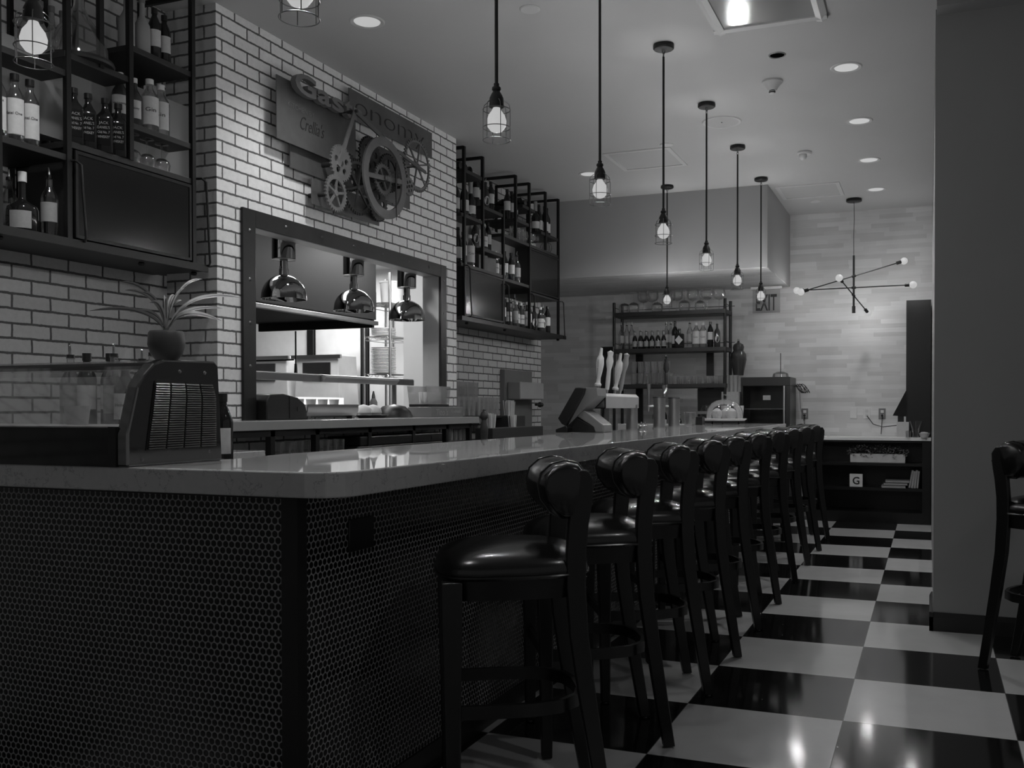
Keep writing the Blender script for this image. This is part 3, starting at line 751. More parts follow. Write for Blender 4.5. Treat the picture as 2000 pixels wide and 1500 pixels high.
def row(keys, place, x, y0, y1, z, group, rz=-0.75, axis='Y', desc=None, jx=0.02):
    n = len(keys)
    for i, k_ in enumerate(keys):
        if k_ is None: continue
        f_ = (i + 0.5) / n; yy = y0 + (y1 - y0) * f_
        nice = {'wine': 'dark wine bottle', 'vodka': 'clear vodka bottle', 'ketel': 'white-labelled vodka bottle', 'jack': 'square whiskey bottle', 'gin': 'pale-labelled gin bottle', 'liqueur': 'white-labelled liqueur bottle',
                'round': 'round-bellied cognac bottle', 'slim': 'slim dark bottle', 'clear': 'clear bottle with pourer', 'amber': 'oval-labelled amber bottle', 'frost': 'tapered frosted bottle', 'small': 'small beer bottle', 'champ': 'foil-necked champagne bottle'}[k_]
        lb = '%s, %s from left %s' % (nice, ORD[i], place)
        xx = x + random.uniform(-jx, jx)
        loc = (xx, yy, z) if axis == 'Y' else (yy, xx, z)
        place_bottle(k_, loc, rz + random.uniform(-0.2, 0.2), lb, group)

def wineglass(up=True, h=0.20, r_=0.045, label='', loc=(0, 0, 0), group=None, name='wine_glass'):
    t = thing(name, label, 'glass', loc, 0, group)
    bowl = [(0.004, h * 0.48), (r_ * 0.5, h * 0.51), (r_ * 0.9, h * 0.6), (r_, h * 0.72), (r_ * 0.92, h * 0.88), (r_ * 0.8, h)]
    foot = [(0.0004, 0.0), (r_ * 0.8, 0.001), (r_ * 0.78, 0.004), (0.006, 0.010)]
    stem = [(0.006, 0.010), (0.0035, 0.03), (0.0035, h * 0.44), (0.006, h * 0.485)]
    if not up: bowl, foot, stem = [[(a, h - b) for a, b in q] for q in (bowl, foot, stem)]
    MB().lathe(bowl, n=20).build('bowl', 'glass', t); MB().lathe(stem, n=8).build('stem', 'glass_thick', t); MB().lathe(foot, n=18).build('foot', 'glass', t)
    return t, register(t)
def tumbler(h, r0, r1, label, loc, group=None, name='drinking_glass', m='glass'):
    o = MB().lathe([(0.0004, 0.0), (r0, 0.0), (r1, h), (r1 - 0.002, h), (r0 - 0.002, 0.008), (0.0004, 0.008)], n=16).build(name, m, None, loc=loc)
    tag(o, label, 'glass', group); return o, (o, [])

# ------------------------------------------------------------------ wall racks
XP = -2.60; XW = -2.94
def rack(name, label, ys, posts, boards, cabs, rods, zbot, ymin, ymax, tops):
    t = thing(name, label, 'wall shelf', (XR, ymin, 0))
    def L(mb): mb.v = [(p[0] - XR, p[1] - ymin, p[2]) for p in mb.v]; return mb
    for (y, z0, z1) in posts:
        L(MB().box(XP - 0.012, XP + 0.012, y - 0.012, y + 0.012, z0, z1)).build('post', 'iron', t, smooth=False)
        if z1 > 3.0: L(MB().box(XW, XP, y - 0.010, y + 0.010, 3.30, 3.325).box(XW - 0.008, XW + 0.012, y - 0.010, y + 0.010, z0, 3.325)).build('top_bar', 'iron', t, smooth=False)
        else: L(MB().box(XW, XW + 0.02, y - 0.010, y + 0.010, z0, z1)).build('rear_post', 'iron', t, smooth=False)
    for (y0, y1, z) in boards:
        L(MB().box(XW, XP + 0.004, y0, y1, z - 0.028, z)).build('shelf', 'darkwood', t, bevel=0.002, smooth=False)
    for (y0, y1, z0, z1, dm) in cabs:
        c = L(MB().box(XW, XP - 0.015, y0, y0 + 0.015, z0, z1).box(XW, XP - 0.015, y1 - 0.015, y1, z0, z1).box(XW, XW + 0.01, y0, y1, z0, z1).box(XW, XP, y0, y1, z0 - 0.015, z0 + 0.003)).build('cabinet', 'darkwood', t, smooth=False)
        L(MB().box(XP - 0.006, XP + 0.006, y0 + 0.02, y1 - 0.02, z0 + 0.02, z1 - 0.045)).build('door', dm, c, smooth=False)
        L(MB().box(XP, XP + 0.010, y0 + 0.008, y0 + 0.022, z0 + 0.01, z1 - 0.035).box(XP, XP + 0.010, y1 - 0.022, y1 - 0.008, z0 + 0.01, z1 - 0.035).box(XP, XP + 0.010, y0 + 0.022, y1 - 0.022, z1 - 0.05, z1 - 0.035).box(XP, XP + 0.010, y0 + 0.022, y1 - 0.022, z0 + 0.008, z0 + 0.022)).build('door_frame', 'iron', c, smooth=False)
    for (y, z0, z1) in rods:
        L(MB().tube([(XP, y - 0.03, z1), (XP + 0.03, y - 0.02, z1), (XP + 0.04, y, z1 - 0.015), (XP + 0.045, y + 0.02, z0 + 0.015), (XP + 0.04, y + 0.02, z0), (XP, y + 0.02, z0 - 0.003)], 0.006, 8)).build('bent_rod', 'iron', t)
    L(MB().box(XW, XP + 0.02, ymin, ymax, zbot - 0.03, zbot)).build('bottom_shelf', 'darkwood', t, bevel=0.002, smooth=False)
    L(MB().box(XP + 0.012, XP + 0.030, ymin, ymax, zbot - 0.034, zbot + 0.002)).build('bottom_rail', 'iron', t, smooth=False)
    for y in tops: L(MB().lathe([(0.0005, 0), (0.012, 0.002), (0.016, 0.012), (0.012, 0.02)], (XP - 0.02, y, zbot - 0.055), 12)).build('foot', 'iron', t)
    return t
rack('bottle_rack', 'black iron pipe wall rack of bottles at the left of the brick kitchen wall', None,
     [(-1.72, 1.93, 3.32), (-1.36, 1.93, 3.32), (-1.02, 1.93, 3.32), (-0.685, 1.93, 3.32), (-0.335, 2.375, 3.32), (0.072, 1.93, 3.32), (-0.505, 2.75, 3.32)],
     [(-0.335, 0.072, 2.92), (-0.70, -0.335, 2.765), (-1.02, -0.685, 2.68), (-0.335, 0.072, 2.555), (-0.685, 0.072, 2.378), (-1.36, -0.685, 2.315), (-1.72, -1.02, 2.60)],
     [(-0.66, 0.062, 1.95, 2.378, 'cab_door')], [(-0.65, 1.945, 2.29), (0.125, 1.945, 2.385)], 1.945, -1.9, 0.15, (-1.0, -0.25, 0.1))
rack('bottle_rack', 'black iron pipe wall rack of bottles between the brick kitchen wall and the grey soffit', None,
     [(3.115, 1.93, 3.32), (3.46, 2.378, 3.32), (3.873, 1.93, 2.95), (4.145, 2.75, 3.32), (4.46, 1.93, 3.32), (4.865, 2.75, 3.32), (5.21, 1.93, 3.32)],
     [(3.115, 3.46, 3.145), (3.06, 3.46, 2.78), (3.46, 3.873, 2.915), (3.46, 3.873, 2.56), (3.06, 3.873, 2.378), (3.873, 5.21, 2.75), (4.145, 4.46, 2.935), (3.873, 4.46, 2.36), (4.30, 4.60, 3.09), (4.75, 5.21, 2.92)],
     [(3.11, 3.87, 1.95, 2.378, 'cab_door'), (4.47, 5.21, 2.30, 2.75, 'cab_door')], [(3.14, 1.95, 2.36), (3.90, 1.95, 2.30), (4.49, 1.95, 2.28), (5.26, 1.93, 2.29)], 1.945, 3.02, 5.36, (3.2, 3.95, 5.25))
# bottles on the left rack
XB = -2.70
row(['frost', 'frost', 'slim', 'slim'], 'on top right board, left rack', XB, -0.29, 0.05, 2.92, None, -0.8)
row(['liqueur', 'liqueur', 'gin', 'gin'], 'above the wine glasses, left rack', XB + 0.03, -0.35, -0.01, 2.555, None, -0.8)
row(['jack', 'jack', 'jack', 'jack'], 'above the left rack cabinet', XB + 0.06, -0.66, -0.34, 2.378, 'square whiskey bottles on the left rack', -0.75)
row(['slim', 'slim', 'slim', 'slim'], 'behind the square whiskey bottles', XB - 0.12, -0.62, -0.25, 2.378, None, -0.8)
row(['vodka', 'vodka', 'ketel', 'ketel'], 'below the leftmost caged lamp', XB + 0.05, -1.09, -0.79, 2.315, None, -0.75, jx=0.005)
row(['slim', 'slim', 'slim'], 'behind the clear vodka bottles', XB - 0.12, -1.0, -0.72, 2.315, None, -0.8)
row(['slim', 'round', 'clear'], 'on bottom board, left rack', XB + 0.04, -1.06, -0.66, 1.945, None, -0.75, jx=0.0)
row(['clear', 'clear'], 'behind the round cognac bottle', XB - 0.14, -0.96, -0.70, 1.945, None, -0.75)
wg, wgt = wineglass(False, 0.15, 0.042, 'upturned stemmed glass on the left wall rack, leftmost of four', (XB + 0.03, -0.36, 2.378), 'upturned glasses above the smoked cabinet')
for i in range(3): dup(wgt, (XB + 0.03, -0.255 + 0.095 * i, 2.378), 0, 'upturned stemmed glass on the left wall rack, %s of four from the left' % ORD[i + 1], 'upturned glasses above the smoked cabinet')
t = thing('glass_cloche', 'tall clear glass cloche on a round wooden base, high on the left wall rack', 'cloche', (-2.70, -0.53, 2.765))
MB().lathe([(0.0005, 0), (0.145, 0), (0.15, 0.01), (0.145, 0.022), (0.0005, 0.022)], n=32).build('wooden_base', 'darkwood', t)
MB().lathe([(0.125, 0.022), (0.12, 0.08), (0.09, 0.16), (0.045, 0.22), (0.022, 0.27), (0.020, 0.34)], n=28).build('glass_dome', 'glass', t)
for i, y in enumerate((-0.62, -0.56, -0.50, -0.44)):
    place_bottle('frost', (-2.88, y - 0.02, 2.765), 0, 'tapered frosted bottle behind the glass cloche, %s from the left' % ORD[i], None)
# small odd items, right rack
row(['wine', 'wine', 'champ'], 'on second board, near end, right rack', XB + 0.02, 3.10, 3.42, 2.78, None, -0.9)
for i, y in enumerate((3.18, 3.27, 3.36)):
    b = place_bottle('wine', (-2.66, y, 3.185), 0, 'wine bottle lying on the topmost near board of the right rack, %s' % ['left', 'middle', 'right'][i]); b.rotation_euler = (0, -PI / 2, 0)
row(['wine', 'slim', 'gin'], 'on near cabinet top, right rack', XB + 0.02, 3.10, 3.40, 2.378, None, -0.9)
row(['slim', 'slim', 'amber', 'slim'], 'on upper second-bay board, right rack', XB, 3.49, 3.85, 2.915, None, -0.9)
row(['amber', 'gin', 'liqueur', 'slim'], 'on lower second-bay board, right rack', XB, 3.49, 3.85, 2.56, None, -0.9)
row(['liqueur', 'liqueur', 'slim', 'slim', 'clear'], 'beside the near cabinet, right rack', XB, 3.90, 4.42, 2.36, None, -0.9)
row(['slim', 'liqueur', 'clear', 'liqueur', 'liqueur', 'gin', 'slim', 'amber', 'liqueur', 'amber', 'slim'], 'on bottom board, right rack', XB + 0.03, 3.98, 5.12, 1.945, None, -0.9)
row(['clear', 'slim', 'clear', 'slim', 'clear'], 'in bottom back row, right rack', XB - 0.12, 4.1, 5.0, 1.945, None, -0.9)
row(['slim', 'slim', 'slim'], 'on high third-bay board, right rack', XB, 4.16, 4.44, 2.935, None, -0.9)
row(['champ', 'wine', 'wine', 'wine'], 'on farthest high board, right rack', XB + 0.02, 4.80, 5.17, 2.92, None, -0.9)
for i, y in enumerate((4.36, 4.47)):
    b = place_bottle('wine', (-2.64, y, 3.13), 0, 'wine bottle lying on the high middle board of the right rack, %s' % ['left', 'right'][i]); b.rotation_euler = (0, -PI / 2, 0)
def mug(label, loc, group):
    t = thing('glass_mug', label, 'mug', loc, 0.6, group)
    MB().lathe([(0.0005, 0), (0.034, 0), (0.036, 0.12), (0.033, 0.12), (0.031, 0.01), (0.0005, 0.01)], n=16).build('body', 'glass_thick', t)
    MB().tube([(0.035, 0, 0.10), (0.06, 0, 0.10), (0.068, 0, 0.06), (0.058, 0, 0.03), (0.035, 0, 0.028)], 0.005, 8).build('handle', 'glass_thick', t)
    return t
m0 = mug('glass beer mug, leftmost of four on the cabinet-height board of the right wall rack', (XB + 0.05, 4.20, 2.75), 'glass mugs on the right rack'); mt = register(m0)
for i in range(3): dup(mt, (XB + 0.05, 4.29 + 0.09 * i, 2.75), 0.6, 'glass beer mug, %s of four on the right wall rack' % ORD[i + 1], 'glass mugs on the right rack')
t = thing('wire_sphere', 'open wire sphere ornament on the farthest cabinet of the right wall rack', 'ornament', (-2.68, 5.08, 2.75)); m = MB()
for i in range(5):
    a = PI * i / 5; m.tube([(0.06 * math.cos(q) * math.cos(a), 0.06 * math.cos(q) * math.sin(a), 0.062 + 0.06 * math.sin(q)) for q in [2 * PI * j / 20 for j in range(20)]], 0.002, 5, closed=True)
m.build('wire_rings', 'steel_dark', t)
wg2, w2t = wineglass(True, 0.14, 0.04, 'stemmed glass on the far cabinet of the right wall rack, leftmost of three', (XB + 0.02, 4.62, 2.75), 'stemmed glasses on the right rack')
for i in range(2): dup(w2t, (XB + 0.02, 4.71 + 0.09 * i, 2.75), 0, 'stemmed glass on the far cabinet of the right wall rack, %s of three' % ORD[i + 1], 'stemmed glasses on the right rack')
for i, (y, lb) in enumerate(((3.55, 'dark carton under the lower second-bay board, right wall rack, left of two'), (3.72, 'dark carton under the lower second-bay board, right wall rack, right of two'))):
    tag(MB().box(-0.04, 0.04, -0.055, 0.055, 0, 0.13).build('carton', 'sign_metal', None, loc=(XB + 0.03, y, 2.378), bevel=0.002, rotz=-0.3), lb, 'box', 'cartons on the right rack')

# ------------------------------------------------------------------ sign with gears
sg = thing('metal_sign', 'weathered metal sign with raised and engraved lettering and clockwork gears on brick', 'sign', (XF, 0.66, 2.40))
def SL(mb): mb.v = [(p[0] - XF, p[1] - 0.66, p[2] - 2.40) for p in mb.v]; return mb
for (y0, y1, z0, z1, x) in [(0.66, 1.455, 2.735, 3.095, -2.535), (1.412, 2.50, 3.065, 3.257, -2.555), (0.82, 1.36, 2.610, 2.76, -2.565), (1.0, 1.75, 2.432, 2.588, -2.545), (1.62, 2.19, 2.63, 2.98, -2.565)]:
    pl = SL(MB().box(x - 0.004, x + 0.004, y0, y1, z0, z1)).build('sheet_panel', 'sign_metal', sg, bevel=0.002, smooth=False)
    SL(MB().cyl((XF, y0 + 0.1, (z0 + z1) / 2), (x, y0 + 0.1, (z0 + z1) / 2), 0.008, n=8).cyl((XF, y1 - 0.1, (z0 + z1) / 2), (x, y1 - 0.1, (z0 + z1) / 2), 0.008, n=8)).build('standoff', 'iron', pl)
o3 = lambda y, z, x: (x - XF, y - 0.66, z - 2.40)
yy = 0.752
for ch, wd_, sz in (('G', 0.20, 0.165), ('a', 0.135, 0.155), ('s', 0.125, 0.155), ('t', 0.085, 0.155), ('r', 0.095, 0.155)):
    text_mesh('raised_letter', ch, sz, 'letter', sg, o3(yy, 3.028 if ch == 'G' else 3.03, -2.49), (0, 1, 0), (0, 0, 1), 0.018, wd_, bold=0.004)
    yy += wd_ + 0.012
for ch, wd_ in (('o', 0.14), ('n', 0.125), ('o', 0.14), ('m', 0.19), ('y', 0.13)):
    yy += 0.03
    text_mesh('engraved_letter', ch, 0.17, 'engrave', sg, o3(yy, 3.115, -2.5495), (0, 1, 0), (0, 0, 1), 0.001, wd_, bold=-0.004)
    yy += wd_ + 0.012
text_mesh('small_lettering', 'KITCHEN BY', 0.042, 'letter', sg, o3(0.755, 2.945, -2.530), (0, 1, 0), (0, 0, 1), 0.001, 0.255)
text_mesh('script_lettering', "Crellia's", 0.115, 'engrave', sg, o3(0.875, 2.845, -2.530), (0, 1, 0), (0, 0, 1), 0.001, 0.235, bold=-0.0015, shear=0.35)
def gear(cy, cz, R, k, ri, spokes, x, m='gear_metal', th=0.01, holes=0, hub=0.02, name='gear', a0=0.3, sw=0.014):
    loops = [teeth(R, k, R * 0.09)] if k else [circ(R, 48)]
    if holes:
        for i in range(holes): a = 2 * PI * i / holes + a0; loops.append(circ(R * 0.17, 14, (R * 0.5 * math.cos(a), R * 0.5 * math.sin(a))))
    else: loops.append(circ(ri, 40))
    g = curve_plate(name, loops, th, m, sg, x - XF, cy - 0.66, cz - 2.40)
    if spokes:
        mb = MB()
        for i in range(spokes):
            a = 2 * PI * i / spokes + a0
            mb.bar((x, cy, cz), (x, cy + (ri + 0.004) * math.cos(a), cz + (ri + 0.004) * math.sin(a)), sw, th * 0.8, up=(1, 0, 0))
        mb.lathe([(hub, -th * 0.6), (hub, th * 0.6), (hub * 0.7, th * 0.9), (0.0005, th * 0.9)], (x, cy, cz), 16, axis='X')
        SL(mb).build('spokes', m, g)
    return g
gear(1.594, 2.705, 0.262, 0, 0.205, 2, -2.40, 'gear_metal', 0.014, hub=0.015, a0=0.1, name='flywheel', sw=0.03)
gear(1.136, 2.696, 0.112, 30, 0, 0, -2.43, 'gear_metal', 0.012, holes=5)
gear(1.068, 2.499, 0.112, 30, 0.083, 5, -2.42, 'gear_metal', 0.012, a0=0.2)
gear(2.062, 2.902, 0.186, 46, 0.158, 6, -2.43, 'gear_metal', 0.010, a0=0.25, sw=0.012)
gear(1.931, 2.727, 0.066, 22, 0, 0, -2.42, 'gear_metal', 0.010, holes=6)
gear(1.667, 2.72, 0.108, 30, 0.075, 4, -2.46, 'gear_metal', 0.012, a0=0.5)
gear(1.43, 2.62, 0.178, 44, 0.145, 6, -2.50, 'gear_dark', 0.012)
gear(1.36, 2.70, 0.12, 30, 0, 0, -2.52, 'gear_dark', 0.012, holes=5)
gear(1.60, 2.86, 0.13, 32, 0, 0, -2.52, 'gear_dark', 0.012, holes=6)
gear(1.82, 2.80, 0.13, 32, 0.09, 5, -2.51, 'gear_dark', 0.012)
gear(1.70, 2.56, 0.11, 28, 0, 0, -2.52, 'gear_dark', 0.012, holes=5)
SL(MB().bar((-2.42, 1.275, 3.05), (-2.42, 1.10, 2.67), 0.030, 0.008, up=(1, 0, 0))).build('linkage_bar', 'gear_metal', sg, smooth=False)
SL(MB().bar((-2.415, 1.275, 3.05), (-2.415, 1.77, 2.925), 0.030, 0.008, up=(1, 0, 0)).bar((-2.41, 1.77, 2.925), (-2.41, 2.15, 2.87), 0.022, 0.008, up=(1, 0, 0))).build('linkage_bar', 'steel_dark', sg, smooth=False)
SL(MB().prism([(1.70, 2.83), (1.712, 2.72), (1.704, 2.45), (1.697, 2.60), (1.692, 2.72)], -2.385, -2.38, 'X')).build('clock_hand', 'black', sg, smooth=False)
for (ay, az, ax, ar) in ((1.594, 2.705, -2.39, 0.02), (1.068, 2.499, -2.41, 0.014), (1.136, 2.696, -2.42, 0.016), (2.062, 2.902, -2.42, 0.012), (1.931, 2.727, -2.41, 0.010), (1.275, 3.05, -2.40, 0.010)):
    SL(MB().cyl((XF, ay, az), (ax, ay, az), ar)).build('axle', 'gear_dark', sg)

# ------------------------------------------------------------------ kitchen pass-through contents
ld = thing('pass_ledge', 'long grey stone ledge under the kitchen window on black legs', 'ledge', (-2.6, 0, 0))
MB().prism([(0.0, 0.02), (0.25, 0.02), (0.25, 0.74), (0.27, 0.78), (0.27, 2.84), (0.0, 2.84), (-0.14, 2.70), (-0.14, 0.57), (0, 0.57)], 1.09, 1.14).build('ledge_top', plain('ledge_stone', 0.30, 0.2, var=0.08), ld, bevel=0.003, smooth=False)
for y in (0.05, 0.40, 0.80, 1.35, 1.9, 2.38, 2.76): MB().box(0.20, 0.235, y - 0.018, y + 0.018, 0.90, 1.09).build('leg', 'iron', ld, smooth=False)
MB().box(0.20, 0.235, 0.05, 2.76, 1.055, 1.09).build('rail', 'iron', ld, smooth=False)

bc = thing('back_counter', 'low black back counter along the brick wall behind the bar', 'counter', (-2.95, -0.9, 0))
MB().prism([(0.012, 0), (0.62, 0), (0.62, 5.4), (0.012, 5.4), (0.012, 3.91), (0.352, 3.91), (0.352, 1.15), (0.012, 1.15)], 0, 0.87).build('cabinet', 'black_plastic', bc, smooth=False)
MB().prism([(0.012, -0.02), (0.65, -0.02), (0.65, 5.42), (0.012, 5.42), (0.012, 3.91), (0.352, 3.91), (0.352, 1.15), (0.012, 1.15)], 0.87, 0.90).build('worktop', 'steel_dark', bc, bevel=0.003, smooth=False)

def heat_lamp(label, y):
    t = thing('heat_lamp', label, 'heat lamp', (-2.80, y, 2.225), 0, 'heat lamps in the kitchen window')
    MB().lathe([(0.0005, 0.195), (0.072, 0.195), (0.072, -0.10), (0.0005, -0.10)], n=28).build('mount', 'chrome', t)
    MB().lathe([(0.0005, -0.1005), (0.070, -0.101), (0.071, -0.104)], n=28).build('mount_plate', 'steel_rough', t)
    MB().lathe([(0.0245, -0.10), (0.0245, -0.16), (0.029, -0.161), (0.029, -0.20)], n=20).build('stem', 'chrome', t)
    MB().tube([(0.0, -0.035, -0.145), (0.0, -0.035, -0.20)], 0.004, 6).build('switch', 'chrome', t)
    p = [(0.029, -0.197)] + [(0.137 * math.sin(a), -0.332 + 0.137 * math.cos(a)) for a in [0.22 + (PI / 2 - 0.22) * i / 10 for i in range(11)]] + [(0.138, -0.348), (0.133, -0.348), (0.130, -0.33), (0.09, -0.24), (0.02, -0.205)]
    MB().lathe(p, n=40).build('dome_shade', 'chrome', t)
    return t
h0 = heat_lamp('domed chrome heat lamp in the kitchen window, leftmost of three', 1.07); ht = register(h0)
dup(ht, (-2.80, 1.835, 2.225), 0, 'domed chrome heat lamp in the kitchen window, middle of three', 'heat lamps in the kitchen window')
dup(ht, (-2.80, 2.55, 2.225), 0, 'domed chrome heat lamp in the kitchen window, rightmost of three', 'heat lamps in the kitchen window')

ps = thing('pass_shelf', 'stainless double-sided shelf spanning the kitchen window above the ledge', 'shelf', (-2.85, 0.57, 1.39))
MB().box(-0.16, 0.02, 0, 2.13, 0.025, 0.04).build('shelf_plate', 'steel_rough', ps, bevel=0.002, smooth=False)
MB().box(0.0, 0.025, 0, 0.92, -0.01, 0.035).build('front_lip', 'steel_dark', ps, bevel=0.003, smooth=False)
MB().box(0.0, 0.025, 1.87, 2.13, -0.008, 0.035).build('front_lip', 'steel_dark', ps, bevel=0.003, smooth=False)
MB().prism([(0.0, 0.042), (0.05, 0.035), (0.055, 0.02), (0.03, -0.005), (0.0, -0.01)], 0.93, 1.86, 'Y').build('lamp_strip', 'steel_rough', ps)
for y in (0.02, 2.1): MB().box(-0.15, -0.12, y - 0.01, y + 0.01, -0.25, 0.03).build('bracket', 'steel_dark', ps, smooth=False)

hd = thing('range_hood', 'large dark stainless exhaust hood in the kitchen, with a bright lower lip', 'range hood', (-4.35, 1.6, 1.95))
MB().box(-0.65, 0.62, -2.0, 2.0, 0.05, 0.77).build('canopy', plain('hood_steel', 0.008, 0.6, 0.0, var=0.15, vscale=2, spec=0.08), hd, smooth=False)
MB().box(0.60, 0.645, -2.0, 2.0, 0.0, 0.035).build('lip', 'steel_dark', hd, bevel=0.004, smooth=False)
MB().box(-0.65, 0.60, 1.97, 2.0, -0.02, 0.06).build('end_lip', 'iron', hd, smooth=False)
kl = tag(MB().box(-0.12, 0.12, -1.4, 1.6, 0, 0.03).build('tube_lamp', 'tube_light', None, loc=(-3.45, 1.8, 2.685)), 'bright strip lamp on the kitchen ceiling in front of the hood', 'lamp')
for i, (x0, x1) in enumerate(((-6.45, -5.60), (-5.50, -4.90), (-4.80, -4.52))):
    tag(MB().box(0, x1 - x0, -0.02, 0, 0, 1.2).build('splash_panel', 'fryer', None, loc=(x0, 5.19, 1.0), smooth=False), ['shiny steel splash panel behind the kitchen line, leftmost', 'shiny steel splash panel behind the kitchen line, between the dark uprights', 'narrow steel splash panel right of the dark uprights'][i], 'panel', 'steel splash panels')
for i, x in enumerate((-5.55, -4.85)):
    tag(MB().box(-0.04, 0.04, -0.05, 0, 0, 2.1).build('upright', 'iron', None, loc=(x, 5.18, 0), smooth=False), 'dark upright channel on the kitchen end wall, %s of two' % ['left', 'right'][i], 'post', 'dark uprights in the kitchen')
# fryers / toasters with slanted fronts
def appliance(label, x, y, w_, z=0.95):
    t = thing('fryer', label, 'kitchen appliance', (x, y, z)); 
    MB().prism([(-w_ / 2, 0), (w_ / 2, 0), (w_ / 2 - 0.05, 0.82), (-w_ / 2 + 0.05, 0.82)], 0, 0.35, 'Y').build('housing', 'fryer', t, bevel=0.01, smooth=False)
    MB().box(-w_ * 0.28, w_ * 0.28, -0.012, 0, 0.55, 0.74).build('opening', 'steel_dark', t, smooth=False)
    MB().box(-w_ / 2, w_ / 2, -0.03, 0, 0.78, 0.82).build('top_lip', 'steel', t, smooth=False)
appliance('pale stainless kitchen appliance left of the dark upright', -5.92, 4.7, 0.85)
appliance('pale stainless kitchen appliance between the two dark uprights', -5.15, 4.7, 0.62)
wr = thing('wire_rack', 'chrome wire shelf rack with plates beside the white door column', 'rack', (-4.05, 4.1, 0))
m = MB()
for (x, y) in ((-0.13, 0), (0.16, 0.0), (-0.13, 0.4), (0.16, 0.4)): m.cyl((x, y, 0), (x, y, 2.5), 0.013, n=10)
m.build('uprights', 'steel', wr)
for z_ in (1.5, 1.86, 2.18):
    m = MB()
    for dz in (0, 0.035):
        m.tube([(-0.13, 0, z_ + dz), (0.16, 0, z_ + dz)], 0.004, 6).tube([(0.16, 0, z_ + dz), (0.16, 0.4, z_ + dz)], 0.004, 6).tube([(-0.13, 0, z_ + dz), (-0.13, 0.4, z_ + dz)], 0.004, 6).tube([(-0.13, 0.4, z_ + dz), (0.16, 0.4, z_ + dz)], 0.004, 6)
    pts = [(-0.13 + 0.29 * i / 8, 0, z_ + (0.035 if i % 2 else 0)) for i in range(9)]; m.tube(pts, 0.003, 5)
    for i in range(12): m.tube([(-0.13, 0.4 * i / 11, z_ + 0.035), (0.16, 0.4 * i / 11, z_ + 0.035)], 0.002, 5)
    m.build('wire_shelf', 'steel', wr)
def plate_stack(n, x, y, z, where):
    for i in range(n):
        o = MB().lathe([(0.0005, 0), (0.06, 0), (0.12, 0.010), (0.12, 0.0125), (0.058, 0.003), (0.0005, 0.003)], n=22) if i == 0 and not PLT else None
        if o: 
            ob = o.build('plate', 'white', None, loc=(x, y, z)); PLT.append(ob)
        else:
            ob = PLT[0].copy(); COL.objects.link(ob); ob.location = (x + random.uniform(-.003, .003), y, z + i * 0.0125)
        tag(ob, 'white plate, one of the %s' % where, 'plate', 'white plates in the ' + where)
PLT = []
plate_stack(20, -4.0, 4.16, 1.54, 'tall stack on the middle wire shelf')
plate_stack(6, -4.0, 4.16, 1.90, 'short stack on the upper wire shelf')
t = thing('plastic_bucket', 'white plastic bucket on the top wire shelf in the kitchen', 'bucket', (-3.98, 4.28, 2.22)); MB().lathe([(0.0005, 0), (0.10, 0), (0.115, 0.2), (0.12, 0.2), (0.12, 0.215), (0.0005, 0.215)], n=24).build('pail', 'white', t)
t = thing('plastic_jug', 'translucent grey jug left of the white bucket on the top wire shelf', 'jug', (-4.16, 4.18, 2.22)); MB().lathe([(0.0005, 0), (0.06, 0), (0.06, 0.11), (0.045, 0.16), (0.018, 0.2), (0.018, 0.22), (0.0005, 0.22)], n=20).build('container', 'grey_mid', t); MB().lathe([(0.02, 0.205), (0.02, 0.235), (0.0005, 0.236)], n=12).build('cap', 'white', t)
t = thing('hanging_sprayer', 'pre-rinse spray hose hanging under the hood at left of the kitchen', 'faucet', (-4.6, 3.6, 0)); MB().tube([(0, 0, 1.925), (0, 0, 1.6)], 0.008, 8).build('hose', 'iron', t); MB().tube([(0, 0, 1.62), (0, 0, 1.50)], [0.012, 0.018], 8).build('spray_head', 'iron', t); MB().tube([(-0.9, -0.2, 1.64), (-0.02, 0, 1.66)], 0.008, 8).build('arm', 'iron', t)
# low work line behind the ledge
lc = thing('prep_table', 'stainless prep table behind the ledge inside the kitchen', 'table', (-3.6, 0.8, 0)); MB().box(-0.35, 0.25, -0.6, 2.6, 0.90, 0.94).build('table_top', 'steel', lc, smooth=False)
for (x, y) in ((-0.3, -0.5), (0.2, -0.5), (-0.3, 2.5), (0.2, 2.5)): MB().cyl((x, y, 0), (x, y, 0.9), 0.02, n=10).build('leg', 'steel_dark', lc)
MB().box(-0.36, -0.34, -0.6, 2.6, 0.94, 1.30).build('backsplash', 'fryer', lc, smooth=False)
cup_o = None
for i in range(6):
    mb = MB().lathe([(0.0005, 0), (0.027, 0), (0.034, 0.09), (0.036, 0.09), (0.036, 0.094), (0.0005, 0.094)], n=14)
    if cup_o is None: cup_o = mb.build('deli_cup', 'white', None)
    o = cup_o if i == 0 else cup_o.copy()
    if i: COL.objects.link(o)
    o.location = (-3.02, 1.24 + 0.135 * i, 1.175)
    tag(o, 'small white cup with film lid below the pass shelf, %s from the left' % ORD[i], 'cup', 'white cups in the kitchen window')
cs = thing('cup_shelf', 'bright steel shelf that carries the row of small white cups', 'shelf', (-3.02, 0.9, 1.14)); MB().box(-0.09, 0.05, 0, 1.75, 0.02, 0.035).build('shelf_plate', 'steel', cs, smooth=False); MB().box(-0.08, -0.06, 0.03, 0.05, -0.24, 0.02).box(-0.08, -0.06, 1.70, 1.72, -0.24, 0.02).build('bracket', 'steel_dark', cs, smooth=False)
